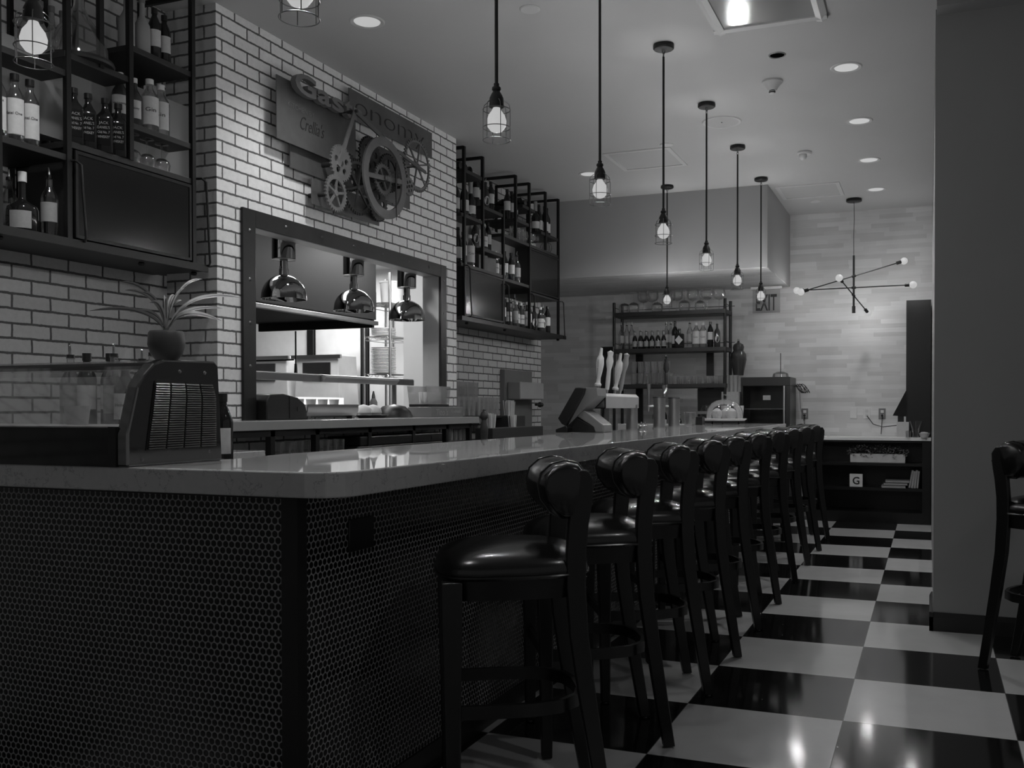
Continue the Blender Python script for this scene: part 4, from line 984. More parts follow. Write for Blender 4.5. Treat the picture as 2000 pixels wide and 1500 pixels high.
# items on the ledge
t = thing('receipt_printer', 'rounded black printer box on the ledge at the left end of the kitchen window', 'printer', (-2.62, 0.76, 1.14))
MB().prism([(-0.20, 0), (-0.2, 0.11), (-0.17, 0.145), (-0.05, 0.15), (0.08, 0.13), (0.15, 0.09), (0.17, 0.04), (0.17, 0)], -0.09, 0.09, 'X').build('case', 'black_plastic', t, bevel=0.006)
MB().prism([(0.0, 0.137), (0.075, 0.124), (0.14, 0.09), (0.16, 0.045), (0.16, 0.01), (0.0, 0.01)], 0.09, 0.093, 'X').build('side_cover', 'iron_pale', t)
MB().box(0.09, 0.095, 0.07, 0.14, 0.05, 0.075).build('vent', 'black', t, smooth=False)
t = thing('steel_pan', 'long curved stainless pan on the ledge right of the black printer', 'pan', (-2.63, 1.24, 1.14))
MB().prism([(-0.075, 0.05), (-0.06, 0.02), (-0.03, 0.012), (0.03, 0.012), (0.06, 0.02), (0.075, 0.05), (0.078, 0.09), (0.070, 0.09), (0.066, 0.052), (0.03, 0.024), (-0.03, 0.024), (-0.066, 0.052), (-0.070, 0.09), (-0.078, 0.09)], -0.27, 0.27, 'Y').build('tray_body', 'steel', t)
MB().box(-0.06, 0.06, -0.25, -0.22, 0, 0.02).box(-0.06, 0.06, 0.22, 0.25, 0, 0.02).build('feet', 'steel_dark', t, smooth=False)
t = thing('serving_tray', 'flat black oval tray on the ledge holding two folded bread bags', 'tray', (-2.62, 1.74, 1.14)); MB().lathe([(0.0005, 0), (0.11, 0), (0.14, 0.02), (0.137, 0.022), (0.10, 0.005), (0.0005, 0.005)], n=28).build('tray_dish', 'black_plastic', t); t.scale = (0.8, 1.25, 1)
for i, y in enumerate((1.67, 1.79)):
    o = MB().lathe([(0.0005, 0.0), (0.05, 0.005), (0.062, 0.03), (0.055, 0.055), (0.03, 0.078), (0.0005, 0.085)], n=9).build('bread_bag', 'wax', None, loc=(-2.62, y, 1.147), rotz=i); tag(o, 'crumpled pale bread bag on the black tray, %s of two' % ['left', 'right'][i], 'bag', 'bread bags on the black tray')
t = thing('black_bowl', 'domed black bowl upside down on the ledge right of the bread bags', 'bowl', (-2.62, 2.06, 1.14)); MB().lathe([(0.13, 0), (0.12, 0.04), (0.08, 0.08), (0.0005, 0.095)], n=24).build('bowl', 'iron', t)
t = thing('squeeze_bottle', 'small squeeze bottle with pointed cap behind the black bowl', 'bottle', (-2.80, 2.08, 1.14)); MB().lathe([(0.0005, 0), (0.028, 0), (0.028, 0.11), (0.012, 0.14), (0.0005, 0.14)], n=14).build('bottle_body', 'grey_mid', t); MB().lathe([(0.014, 0.135), (0.012, 0.155), (0.004, 0.19), (0.0005, 0.19)], n=10).build('nozzle', 'steel_dark', t)
t = thing('wooden_crate', 'dark lettered crate on the right end of the ledge', 'crate', (-2.55, 2.56, 1.14)); MB().box(-0.10, 0.10, -0.26, 0.24, 0, 0.075).build('crate_body', 'grey', t, bevel=0.003, smooth=False)
text_mesh('crate_text', "Tito's", 0.065, 'paper_dim', t, (0.101, -0.20, 0.014), (0, 1, 0), (0, 0, 1), 0.0008, 0.19, shear=0.2); text_mesh('crate_text', 'Handmade', 0.04, 'paper_dim', t, (0.101, 0.03, 0.03), (0, 1, 0), (0, 0, 1), 0.0008, 0.17, shear=0.2)
t = thing('glass_bin', 'square clear bin of drinking glasses standing on the lettered crate', 'container', (-2.58, 2.50, 1.215)); MB().prism([(-0.16, 0.02), (0.16, 0.02), (0.19, 0.155), (-0.19, 0.155)], -0.08, -0.076, 'X').prism([(-0.16, 0.02), (0.16, 0.02), (0.19, 0.155), (-0.19, 0.155)], 0.076, 0.08, 'X').build('clear_sides', 'glass_thick', t, smooth=False); MB().box(-0.08, 0.08, -0.16, 0.16, 0.0, 0.02).build('base', 'black_plastic', t, smooth=False)
g0 = None
for i in range(4):
    if g0 is None: g0, gt = tumbler(0.09, 0.026, 0.032, 'short drinking glass in the clear bin, first from the left', (-2.58, 2.40, 1.236), 'glasses in the clear bin', m='tumbler')
    else: dup(gt, (-2.58, 2.40 + 0.072 * i, 1.236), 0, 'short drinking glass in the clear bin, %s from the left' % ORD[i], 'glasses in the clear bin')
# tall jars and glasses right of the ledge
k0 = thing('glass_stand', 'tiered dark stand carrying tall glasses against the brick recess', 'stand', (-2.80, 3.62, 0.90))
MB().box(-0.12, 0.12, -0.52, 0.52, 0.22, 0.24).box(-0.12, -0.02, -0.52, 0.30, 0.36, 0.375).build('tier', 'black_plastic', k0, smooth=False)
MB().box(-0.10, 0.10, -0.5, -0.48, 0, 0.22).box(-0.10, 0.10, 0.48, 0.5, 0, 0.22).box(-0.10, -0.04, -0.45, -0.43, 0.24, 0.36).box(-0.10, -0.04, 0.26, 0.28, 0.24, 0.36).build('legs', 'black_plastic', k0, smooth=False)
gg = 'tall glasses on the stand by the brick recess'
tg, tgt = tumbler(0.16, 0.03, 0.036, 'tall glass, upper row on stand by brick, first from left', (-2.87, 3.14, 1.275), gg, m='tumbler')
for i in range(1, 9): dup(tgt, (-2.87, 3.14 + 0.088 * i, 1.275), 0, 'tall glass, upper row on stand by brick, %s from left' % ORD[i], gg)
for i in range(10): dup(tgt, (-2.745, 3.16 + 0.095 * i, 1.14), 0, 'tall glass, lower row on stand by brick, %s from left' % ORD[i], gg)
t = thing('pepper_mill', 'turned wooden pepper mill at the right end of the ledge', 'pepper mill', (-2.45, 3.17, 0.90)); MB().lathe([(0.0005, 0), (0.034, 0), (0.036, 0.02), (0.028, 0.06), (0.032, 0.10), (0.034, 0.14), (0.022, 0.19), (0.02, 0.21)], n=20).build('body', 'turned_wood', t); MB().lathe([(0.018, 0.21), (0.030, 0.225), (0.032, 0.25), (0.022, 0.275), (0.010, 0.282), (0.012, 0.292), (0.0005, 0.30)], n=20).build('head', 'turned_wood', t)
t = thing('wall_dispenser', 'grey two-part cup dispenser fixed to the recess brick wall', 'dispenser', (-2.95, 4.62, 1.02)); MB().box(0, 0.05, -0.06, 0.62, 0.0, 0.56).build('back_plate', 'grey', t, bevel=0.004, smooth=False); MB().box(0.05, 0.19, 0.0, 0.60, 0.27, 0.44).build('hopper', 'grey_mid', t, bevel=0.01, smooth=False); MB().cyl((0.12, 0.55, 0.22), (0.12, 0.66, 0.22), 0.012, n=10).sphere((0.12, 0.66, 0.22), 0.028, 12).sphere((0.12, 0.705, 0.22), 0.022, 12).build('knob', 'black_plastic', t)
for i, (y0, y1, z1, lb) in enumerate(((3.27, 4.36, 0.14, 'long dark cardboard crate of straws beside the pepper mill'), (4.02, 4.36, 0.235, 'taller dark crate standing at the right end of the long one'))):
    t = thing('straw_crate', lb, 'crate', (-2.5 if i == 0 else -2.68, y0, 0.90)); MB().box(-0.08, 0.08, 0, y1 - y0, 0, z1).build('crate_body', plain('dark_card', 0.03, 0.5, var=0.2), t, bevel=0.003, smooth=False)
def straws(label, x, y, z, n, spread, h):
    t = thing('straw_bundle', label, 'straws', (x, y, z)); m = MB()
    for i in range(n):
        a = random.uniform(0, 2 * PI); q = random.uniform(0.3, 1) * spread; b = random.uniform(-0.5, 0.5) * 0.5 + i / n
        bx, by = q * 0.5 * math.cos(a), (b - 0.5) * spread * 2
        m.tube([(bx, by, 0), (bx * 1.3, by * 1.3, h * random.uniform(0.92, 1.05))], 0.0038, 6)
    m.build('straws', 'white', t)['kind'] = 'stuff'
    t['kind'] = 'stuff' if False else t.get('kind', '') or 'thing'
    del t['kind']
    return t
straws('bundle of white straws standing in the crate next to the pepper mill', -2.5, 3.40, 1.035, 46, 0.045, 0.125)
straws('bundle of white straws standing in the middle of the long crate', -2.5, 3.86, 1.035, 40, 0.04, 0.11)
straws('bundle of long white straws standing in the taller right crate', -2.68, 4.19, 1.132, 60, 0.05, 0.14)

# under the ledge: crates and glasses on the back counter
t = thing('glass_rack', 'black plastic dish crates stacked under the ledge', 'crate', (-2.5, 1.75, 0.90)); MB().box(-0.12, 0.14, -0.55, 0.55, 0, 0.07).build('lower_crate', 'black_plastic', t, bevel=0.006, smooth=False); MB().box(-0.12, 0.13, -0.5, 0.56, 0.072, 0.13).build('upper_crate', 'black_plastic', t, bevel=0.006, smooth=False)
MB().box(0.14, 0.143, 0.25, 0.37, 0.035, 0.06).box(0.13, 0.133, 0.40, 0.50, 0.085, 0.11).build('hand_hole', 'black', t, smooth=False)
gg = 'drinking glasses stored under the ledge'
lg, lgt = tumbler(0.12, 0.03, 0.034, 'clear glass stored under left part of ledge, first from left', (-2.42, 0.50, 0.90), gg, m='glass')
for i in range(1, 8): dup(lgt, (-2.42 + random.uniform(-.01, .01), 0.50 + 0.085 * i, 0.90), 0, 'clear glass stored under left part of ledge, %s from left' % ORD[i], gg)
for i in range(6): dup(lgt, (-2.42, 2.42 + 0.072 * i, 0.96), 0, 'clear glass under right end of ledge, %s from left' % ORD[i], gg)
tag(MB().box(-0.1, 0.1, -0.03, 0.45, 0, 0.06).build('low_crate', 'black_plastic', None, loc=(-2.42, 2.38, 0.90), bevel=0.004, smooth=False), 'low black crate under the right end of the ledge carrying glasses', 'crate')

# ------------------------------------------------------------------ display case on the near end of the bar
dc = thing('display_case', 'countertop refrigerated glass display case with a louvred chrome end panel', 'display case', (-1.08, -1.85, 1.05))
side = [(0.0, 0.0), (0.0, 0.09), (0.035, 0.215), (0.060, 0.25), (0.095, 0.282), (0.135, 0.294), (0.335, 0.298), (0.35, 0.285), (0.365, 0.0)]
MB().prism(side, -0.040, 0.0, 'X').build('end_housing', plain('smoky_chrome', 0.22, 0.07, 0.95), dc, bevel=0.006, smooth=False)
gr = MB().prism([(0.062, 0.042), (0.095, 0.232), (0.105, 0.238), (0.318, 0.228), (0.330, 0.215), (0.335, 0.048)], 0.0005, 0.003, 'X').build('grille', 'black', dc, smooth=False)
m = MB()
for i in range(28):
    z_ = 0.048 + 0.178 * i / 27; a = 0.062 + 0.033 * (z_ - 0.042) / 0.19; b = 0.335 - 0.015 * max(0, (z_ - 0.19) / 0.04)
    for q in range(4):
        y0 = a + (b - a) * q / 4 + 0.003; y1 = a + (b - a) * (q + 1) / 4 - 0.003
        m.add([(0.003, y0, z_ - 0.0016), (0.003, y1, z_ - 0.0016), (0.0075, y1, z_ - 0.0025), (0.0075, y0, z_ - 0.0025), (0.005, y0, z_ + 0.0022), (0.005, y1, z_ + 0.0022)], [(0, 1, 2, 3), (3, 2, 5, 4), (0, 4, 5, 1)])
m.build('louvres', 'louvre', gr, smooth=False)
for (y, z_) in ((0.19, 0.262), (0.29, 0.262), (0.05, 0.018), (0.31, 0.03)): MB().lathe([(0.0004, 0.004), (0.004, 0.003), (0.006, 0)], (0.0005, y, z_), 10, axis='X').build('screw', 'steel_dark', dc)
MB().box(-1.45, -0.040, 0.0, 0.012, 0.0, 0.105).build('front_base', 'black_gloss', dc, smooth=False)
MB().box(-1.45, -0.040, 0.012, 0.35, 0.0, 0.02).build('case_floor', 'black_plastic', dc, smooth=False)
MB().box(-0.065, -0.038, -0.004, 0.01, 0.0, 0.108).build('end_trim', 'black', dc, smooth=False)
gp = MB(); pr = [(0.004, 0.105), (0.03, 0.20), (0.055, 0.245), (0.09, 0.275), (0.135, 0.288)]
for i in range(len(pr) - 1):
    (a, b), (c_, d_) = pr[i], pr[i + 1]
    gp.add([(-1.45, a, b), (-0.040, a, b), (-0.040, c_, d_), (-1.45, c_, d_)], [(0, 1, 2, 3)])
gp.build('curved_glass', 'glass_case', dc)
MB().box(-1.45, -0.040, 0.13, 0.35, 0.275, 0.292).build('case_top', 'glass_thick', dc, smooth=False)
MB().box(-1.45, -0.040, 0.125, 0.14, 0.268, 0.286).build('top_rail', 'steel_dark', dc, smooth=False)
MB().box(-1.45, -0.040, 0.335, 0.345, 0.02, 0.275).build('rear_glass', 'glass_case', dc, smooth=False)
MB().box(-1.45, -0.045, 0.03, 0.33, 0.02, 0.108).build('ice_bed', plain('crushed_ice', 0.26, 0.5, var=0.3, vscale=18, bmp=0.8), dc, smooth=False)
t = thing('paper_cup', 'small pale paper tub inside the glass display case', 'cup', (-1.47, -1.66, 1.16)); MB().lathe([(0.0005, 0), (0.030, 0), (0.037, 0.055), (0.035, 0.055), (0.0005, 0.05)], n=18).build('tub', 'paper', t)
for i, (x, y, k_) in enumerate(((-1.90, -1.30, 'clear'), (-1.835, -1.29, 'slim'), (-1.70, -1.30, 'clear'), (-1.64, -1.31, 'liqueur'), (-1.585, -1.29, 'amber'), (-1.53, -1.30, 'clear'), (-1.77, -1.25, 'slim'))):
    place_bottle(k_, (x, y, 1.12), -0.9, 'bottle standing behind the glass display case, %s from left' % ORD[i] if i < 6 else 'bottle in the second row behind the glass display case')
t = thing('bottle_rail', 'steel bottle rail just behind the glass display case', 'rail', (-1.72, -1.30, 0))
MB().box(-0.28, 0.28, -0.085, 0.10, 1.10, 1.12).build('rail_top', 'steel_dark', t, smooth=False)
for (x, y) in ((-0.27, -0.07), (0.27, -0.07), (-0.27, 0.09), (0.27, 0.09)): MB().box(x - 0.01, x + 0.01, y - 0.01, y + 0.01, 0, 1.10).build('leg', 'iron', t, smooth=False)
# potted bromeliad on the case
pp = thing('potted_plant', 'spiky striped bromeliad in a small dark pot on the display case', 'potted plant', (-1.165, -1.62, 1.348))
MB().lathe([(0.0005, 0), (0.030, 0), (0.044, 0.018), (0.052, 0.045), (0.050, 0.078), (0.046, 0.085), (0.042, 0.078), (0.0005, 0.075)], n=24).build('pot', 'clay', pp)
def leaf(az, L, rise, droop, w_):
    m = MB(); vs = []; n = 12; ca, sa = math.cos(az), math.sin(az); fs = []
    for i in range(n + 1):
        s = i / n; d = L * s * (0.25 + 0.75 * s) ; z_ = 0.075 + rise * math.sin(s * PI * 0.5 * (1 + droop)) 
        ww = w_ * (1 - s) ** 0.6 * (0.6 + 0.8 * s) if s < 1 else 0.0004
        px_, py_ = ca * d, sa * d; ww *= 1.0
        for q, dz in ((-1, 0.006), (-0.35, 0.0), (0.35, 0.0), (1, 0.006)): vs.append((px_ - sa * ww * q * 0.6, py_ + ca * ww * q * 0.6, z_ + dz * (1 - s) + q * ww * 0.8 * (s > 0.15)))
    for i in range(n):
        for q in range(3): fs.append((i * 4 + q, i * 4 + q + 1, i * 4 + 4 + q + 1, i * 4 + 4 + q))
    o = m.add(vs, fs).build('leaf', 'leaf', pp); o.data.materials.append(M['leaf_edge'])
    for i, p in enumerate(o.data.polygons):
        if i % 3 != 1: p.material_index = 1
# azimuths relative to world; view right is about (0.93, 0.36)
R0 = math.atan2(0.36, 0.93)
for az, L, rise, droop, w_ in [(PI, 0.20, 0.075, 0.25, 0.008), (PI - 0.3, 0.13, 0.135, 0.0, 0.009), (PI + 0.25, 0.11, 0.15, 0.0, 0.009), (PI + 0.5, 0.06, 0.12, 0, 0.008), (0.1, 0.19, 0.115, 0.2, 0.009), (-0.1, 0.15, 0.06, 0.55, 0.010), (0.25, 0.09, 0.165, 0.0, 0.009), (0.5, 0.14, 0.085, 0.1, 0.008), (-0.4, 0.06, 0.13, 0.0, 0.008), (PI - 0.1, 0.10, 0.07, 0.2, 0.009), (1.4, 0.04, 0.12, 0, 0.008), (2.0, 0.09, 0.12, 0.1, 0.008), (-1.2, 0.05, 0.10, 0.1, 0.008), (-1.9, 0.06, 0.09, 0.2, 0.008), (0.0, 0.04, 0.10, 0.0, 0.008)]:
    leaf(R0 + az, L * 1.12, rise, droop, w_ * 1.55)
tag(place_bottle('slim', (-1.245, -1.29, 0.975), -1.2, 'dark bottle with white pointed label right behind the display case end'), 'dark bottle with white pointed label right behind the display case end', 'bottle')
tag(MB().box(-0.2, 0.1, 0, 0.55, 0, 0.03).build('small_shelf', 'quartz', None, loc=(-2.0, -0.80, 0.985), bevel=0.003, smooth=False), 'small pale shelf edge behind the bar under the ledge', 'shelf')
t = COL.objects[-1]

# ------------------------------------------------------------------ till, taps and far-end objects
ps_ = thing('pos_terminal', 'dark point-of-sale touch screen on an angled grey stand at the bar', 'cash register', (-1.10, 1.92, 1.05))
ps_.rotation_euler.z = 0.0
MB().prism([(-0.22, 0.09), (-0.195, 0.055), (-0.165, 0.04), (-0.045, 0.245), (-0.035, 0.285), (-0.075, 0.29), (-0.10, 0.288)], 0.0, 0.235, 'Y').build('screen_housing', 'black_plastic', ps_, bevel=0.004, smooth=False)
MB().prism([(-0.165, 0.04), (-0.155, 0.05), (0.04, 0.235), (0.035, 0.285), (-0.035, 0.287)], 0.03, 0.215, 'Y').build('rear_cover', 'grey', ps_, bevel=0.004, smooth=False)
MB().prism([(-0.10, 0.13), (-0.055, 0.145), (-0.03, 0.13), (0.075, 0.05), (0.08, 0.0), (0.02, 0.0), (0.01, 0.035), (-0.10, 0.10)], 0.04, 0.22, 'Y').build('stand', 'grey', ps_, bevel=0.008, smooth=False)
MB().prism([(-0.12, 0.10), (0.01, 0.035), (0.02, 0.0), (-0.16, 0.0)], 0.05, 0.21, 'Y').build('stand_base', 'black_plastic', ps_, bevel=0.004, smooth=False)
t = thing('card_reader', 'small black card reader lying beside the point-of-sale screen', 'card reader', (-1.28, 1.93, 1.05)); MB().prism([(-0.04, 0), (-0.04, 0.02), (0.03, 0.045), (0.04, 0.03), (0.04, 0)], -0.05, 0.06, 'Y').build('reader_body', 'black_plastic', t, bevel=0.003, smooth=False)
t = thing('monitor', 'thin dark menu tablet standing behind the tall white tap handle', 'tablet', (-1.36, 3.05, 1.25)); MB().box(-0.05, 0.05, -0.008, 0.008, 0, 0.42).build('screen', 'black_gloss', t, bevel=0.003, smooth=False); MB().box(-0.012, 0.012, -0.008, 0.008, -0.27, 0.0).build('stand', 'iron', t, smooth=False)

tb = thing('tap_tower', 'T-shaped steel beer tower with a boxy head behind the cash register', 'beer tower', (-1.11, 2.71, 1.05))
MB().cyl((0.0, 0.16, 0), (0.0, 0.16, 0.18), 0.042, n=24).build('column', 'steel', tb)
MB().prism([(-0.078, 0.155), (0.035, 0.155), (0.035, 0.235), (0.015, 0.255), (-0.058, 0.255), (-0.078, 0.235)], -0.55, 0.22, 'Y').build('box_head', 'steel_rough', tb, bevel=0.004, smooth=False)
MB().prism([(-0.080, 0.153), (0.037, 0.153), (0.037, 0.236), (0.016, 0.257), (-0.059, 0.257), (-0.080, 0.236)], -0.556, -0.548, 'Y').build('end_rim', 'black', tb, smooth=False)
MB().prism([(-0.074, 0.159), (0.031, 0.159), (0.031, 0.233), (0.013, 0.251), (-0.056, 0.251), (-0.074, 0.233)], -0.562, -0.556, 'Y').build('end_plate', 'chrome', tb, smooth=False)
MB().cyl((-0.02, -0.40, 0.16), (-0.02, -0.40, 0.02), 0.03, n=16).build('drain_pipe', 'steel_dark', tb)
def tap_handle(name, label, loc, m, prof, tilt=0.12, m2=None):
    t = thing(name, label, 'tap handle', loc, 0, None)
    MB().lathe(prof, n=18).build('handle', m, t)
    MB().lathe([(0.008, -0.035), (0.010, 0.0)], n=10).build('ferrule', 'steel', t)
    MB().tube([(0, 0, -0.03), (0.0, -0.02, -0.055), (-0.005, -0.05, -0.075), (-0.005, -0.05, -0.12)], [0.010, 0.011, 0.009, 0.007], 10).build('faucet', 'steel', t)
    t.rotation_euler = (0, tilt, 0)
    return t
pad = [(0.0005, 0), (0.022, 0.0), (0.024, 0.012), (0.014, 0.025), (0.013, 0.05), (0.022, 0.10), (0.028, 0.15), (0.024, 0.195), (0.012, 0.215), (0.010, 0.25), (0.009, 0.262), (0.0005, 0.265)]
sl = [(0.0005, 0), (0.014, 0), (0.016, 0.04), (0.015, 0.14), (0.022, 0.17), (0.026, 0.20), (0.018, 0.235), (0.022, 0.262), (0.0005, 0.275)]
th_ = tap_handle('beer_tap', 'tall white paddle tap handle with dark lettering, leftmost beside the till', (-1.225, 2.44, 1.36), 'white', pad, 0.10)
text_mesh('handle_lettering', 'POWDER HORN', 0.012, 'letter', th_, (-0.0, -0.0285, 0.05), (0, 0, 1), (-1, 0, 0), 0.0006, 0.13)
tap_handle('beer_tap', 'white tap handle topped by a dark patterned figure over the steel tower', (-1.185, 2.52, 1.335), 'white', sl, 0.10)
tap_handle('beer_tap', 'pale slim tap handle behind the figure-topped one', (-1.170, 2.66, 1.335), 'paper', pad, 0.16)
tap_handle('beer_tap', 'grey patterned tap handle farthest along the T-shaped tower', (-1.175, 2.80, 1.335), 'grey_mid', sl, 0.18)
t = COL.objects.get('x')
def tower(label, y):
    t = thing('draft_column', label, 'beer tower', (-1.09, y, 1.05), 0, 'round steel draft columns')
    MB().cyl((0, 0, 0), (0, 0, 0.235), 0.048, n=28).build('column', 'steel', t); MB().lathe([(0.0005, 0.244), (0.052, 0.244), (0.052, 0.235), (0.048, 0.235)], n=28).build('cap', 'steel_dark', t)
    MB().tube([(-0.04, -0.02, 0.17), (-0.075, -0.04, 0.17), (-0.08, -0.04, 0.13)], [0.011, 0.010, 0.007], 10).build('faucet', 'steel', t)
    MB().lathe([(0.0005, 0.18), (0.009, 0.18), (0.015, 0.31), (0.016, 0.345), (0.0005, 0.348)], (-0.075, -0.04, 0), 12).build('tap_handle', 'steel', t)
    return t
tower('round steel draft column, left of two on the bar', 3.55); tower('round steel draft column, right of two on the bar', 4.02)
tap_handle('beer_tap', 'dark figure-shaped tap handle with a round black knob, between the steel columns', (-1.13, 3.92, 1.40), 'bottle_mid', [(0.0005, 0), (0.016, 0), (0.018, 0.09), (0.012, 0.10), (0.025, 0.13), (0.024, 0.17), (0.016, 0.19), (0.018, 0.21), (0.006, 0.22), (0.016, 0.235), (0.0005, 0.25)], 0.0)

# far pipe shelf
FS = thing('pipe_shelf', 'freestanding dark iron and wood shelf holding glasses and bottles behind the bar', 'shelf', (-1.77, 6.4, 0))
for x in (-0.62, 0.632):
    for y, b in ((0, 0), (0.30, 0)):
        MB().cyl((x, y, 0.94), (x, y, 2.385), 0.017, n=12).build('post', 'iron', FS)
for z_ in (2.27, 1.865, 1.47): MB().box(-0.63, 0.645, -0.02, 0.33, z_ - 0.045, z_).build('board', 'darkwood', FS, bevel=0.003, smooth=False)
for z_ in (2.33, 1.93):
    MB().tube([(-0.62, -0.03, z_), (-0.62, 0.34, z_)], 0.004, 6).tube([(0.632, -0.03, z_), (0.632, 0.34, z_)], 0.004, 6).tube([(-0.66, 0.30, z_), (0.68, 0.30, z_)], 0.004, 6).build('guard_rail', 'iron', FS)
for x in (-0.42, 0.40): MB().box(x - 0.04, x + 0.04, 0.31, 0.345, 0.9, 1.86).build('back_upright', 'iron', FS, smooth=False)
gl_ = 'wine glasses on top of the far shelf'
wa, wat = wineglass(False, 0.23, 0.065, 'upturned large wine glass on top of the far shelf, first from left', (-2.30, 6.50, 2.27), gl_)
xs_ = [-2.18, -1.93, -1.60, -1.44]
for i, x in enumerate(xs_): dup(wat, (x, 6.46 + 0.08 * (i % 2), 2.27), 0, 'upturned large wine glass on top of the far shelf, %s from left' % ORD[i + 1], gl_)
wb, wbt = wineglass(True, 0.25, 0.072, 'upright large wine glass on top of the far shelf, first from left', (-2.10, 6.58, 2.27), gl_)
for i, x in enumerate((-1.98, -1.80, -1.70, -1.53, -1.36, -1.24)): dup(wbt, (x, 6.52 + 0.06 * (i % 2), 2.27), 0, 'upright large wine glass on top of the far shelf, %s from left' % ORD[i + 1], gl_)
row(['clear', 'clear', 'clear'], 'at left end of far shelf', 6.50, -2.36, -2.18, 1.865, None, -1.3, axis='X')
row(['small'] * 6, 'in far shelf front beer row', 6.46, -2.20, -1.80, 1.865, 'small beer bottles on the far shelf', -1.3, axis='X', jx=0.005)
row(['small'] * 5, 'in far shelf rear beer row', 6.60, -2.16, -1.84, 1.865, 'small beer bottles on the far shelf', -1.3, axis='X', jx=0.005)
row(['clear', 'clear', 'wine'], 'right of far shelf beer row', 6.48, -1.84, -1.68, 1.865, None, -1.3, axis='X')
t = thing('gin_flask', 'square black flask with a white diamond label on the far shelf', 'bottle', (-1.645, 6.42, 1.865))
MB().box(-0.052, 0.052, -0.025, 0.025, 0, 0.155).build('flask_body', 'bottle_dark', t, bevel=0.012); MB().cyl((0, 0, 0.15), (0, 0, 0.19), 0.014, n=12).build('neck', 'bottle_dark', t); MB().prism([(-0.044, 0.085), (0, 0.035), (0.044, 0.085), (0, 0.135)], -0.0275, -0.026, 'Y').build('diamond_label', 'paper', t, smooth=False); MB().cyl((0, 0, 0.19), (0, 0, 0.21), 0.016, n=12).build('cap', 'black_plastic', t)
row(['clear', 'gin', 'gin', 'slim', 'amber'], 'right of the diamond-label flask', 6.46, -1.58, -1.20, 1.865, None, -1.45, axis='X')
gg = 'stacked beer glasses on the lowest far shelf board'
bg, bgt = tumbler(0.125, 0.028, 0.036, 'tall beer glass, far shelf bottom board, lower row, first from left', (-2.17, 6.44, 1.47), gg, m='tumbler')
for i in range(1, 6): dup(bgt, (-2.17 + 0.077 * i, 6.44, 1.47), 0, 'tall beer glass, far shelf bottom board, lower row, %s from left' % ORD[i], gg)
for i in range(6): dup(bgt, (-2.17 + 0.077 * i, 6.44, 1.597), 0, 'tall beer glass, far shelf bottom board, upper row, %s from left' % ORD[i], gg)
for i in range(6): dup(bgt, (-2.15 + 0.077 * i, 6.53, 1.47), 0, 'tall beer glass, far shelf bottom board, rear row, %s from left' % ORD[i], gg)
gg = 'short tumblers on the lowest far shelf board'
sg_, sgt = tumbler(0.085, 0.032, 0.036, 'short tumbler, far shelf bottom board, front row, first from left', (-1.70, 6.44, 1.47), gg, m='tumbler')
for i in range(1, 8): dup(sgt, (-1.70 + 0.077 * i, 6.44, 1.47), 0, 'short tumbler, far shelf bottom board, front row, %s from left' % ORD[i], gg)
for i in range(7): dup(sgt, (-1.67 + 0.077 * i, 6.53, 1.47), 0, 'short tumbler, far shelf bottom board, rear row, %s from left' % ORD[i], gg)
# far back counter with small items
t = thing('far_counter', 'dark service counter behind the far end of the bar', 'counter', (-1.7, 6.35, 0)); MB().box(-0.95, 1.25, 0.0, 0.68, 0, 0.90).build('cabinet', 'black_plastic', t, smooth=False); MB().box(-0.96, 1.26, -0.02, 0.68, 0.90, 0.94).build('worktop', 'steel_dark', t, smooth=False)
row(['wine', 'wine', 'wine', 'small'], 'behind the steel draft columns', 6.50, -1.98, -1.62, 0.94, None, -1.3, axis='X', jx=0.005)
t = thing('coffee_machine', 'dark coffee brewer with glass pot under the far shelf', 'coffee machine', (-1.30, 6.52, 0.94)); MB().box(-0.17, 0.14, -0.12, 0.14, 0.0, 0.16).box(-0.17, 0.14, 0.02, 0.14, 0.16, 0.48).build('body', 'black_plastic', t, bevel=0.006, smooth=False); MB().box(-0.16, 0.08, -0.125, -0.11, 0.20, 0.23).build('bright_band', 'steel', t, smooth=False); MB().lathe([(0.0005, 0.16), (0.06, 0.165), (0.068, 0.21), (0.045, 0.28), (0.04, 0.30)], (-0.06, -0.05, 0), 20).build('glass_pot', 'glass_thick', t)
for i, (x, z_) in enumerate(((-1.12, 1.18), (-0.98, 1.17))): tag(MB().lathe([(0.0005, 0), (0.045, 0), (0.055, 0.13), (0.053, 0.13), (0.044, 0.005)], n=10).build('paper_bag', 'white', None, loc=(x, 6.36, 1.10)), 'white paper popcorn bag behind the far shelf post, %s of two' % ['left', 'right'][i], 'bag', 'white paper bags on the far counter')
tag(MB().box(-0.15, 0.14, -0.08, 0.10, 0, 0.16).build('bag_stand', 'black_plastic', None, loc=(-1.04, 6.36, 0.94), smooth=False), 'low dark box under the white paper bags on the far counter', 'box')
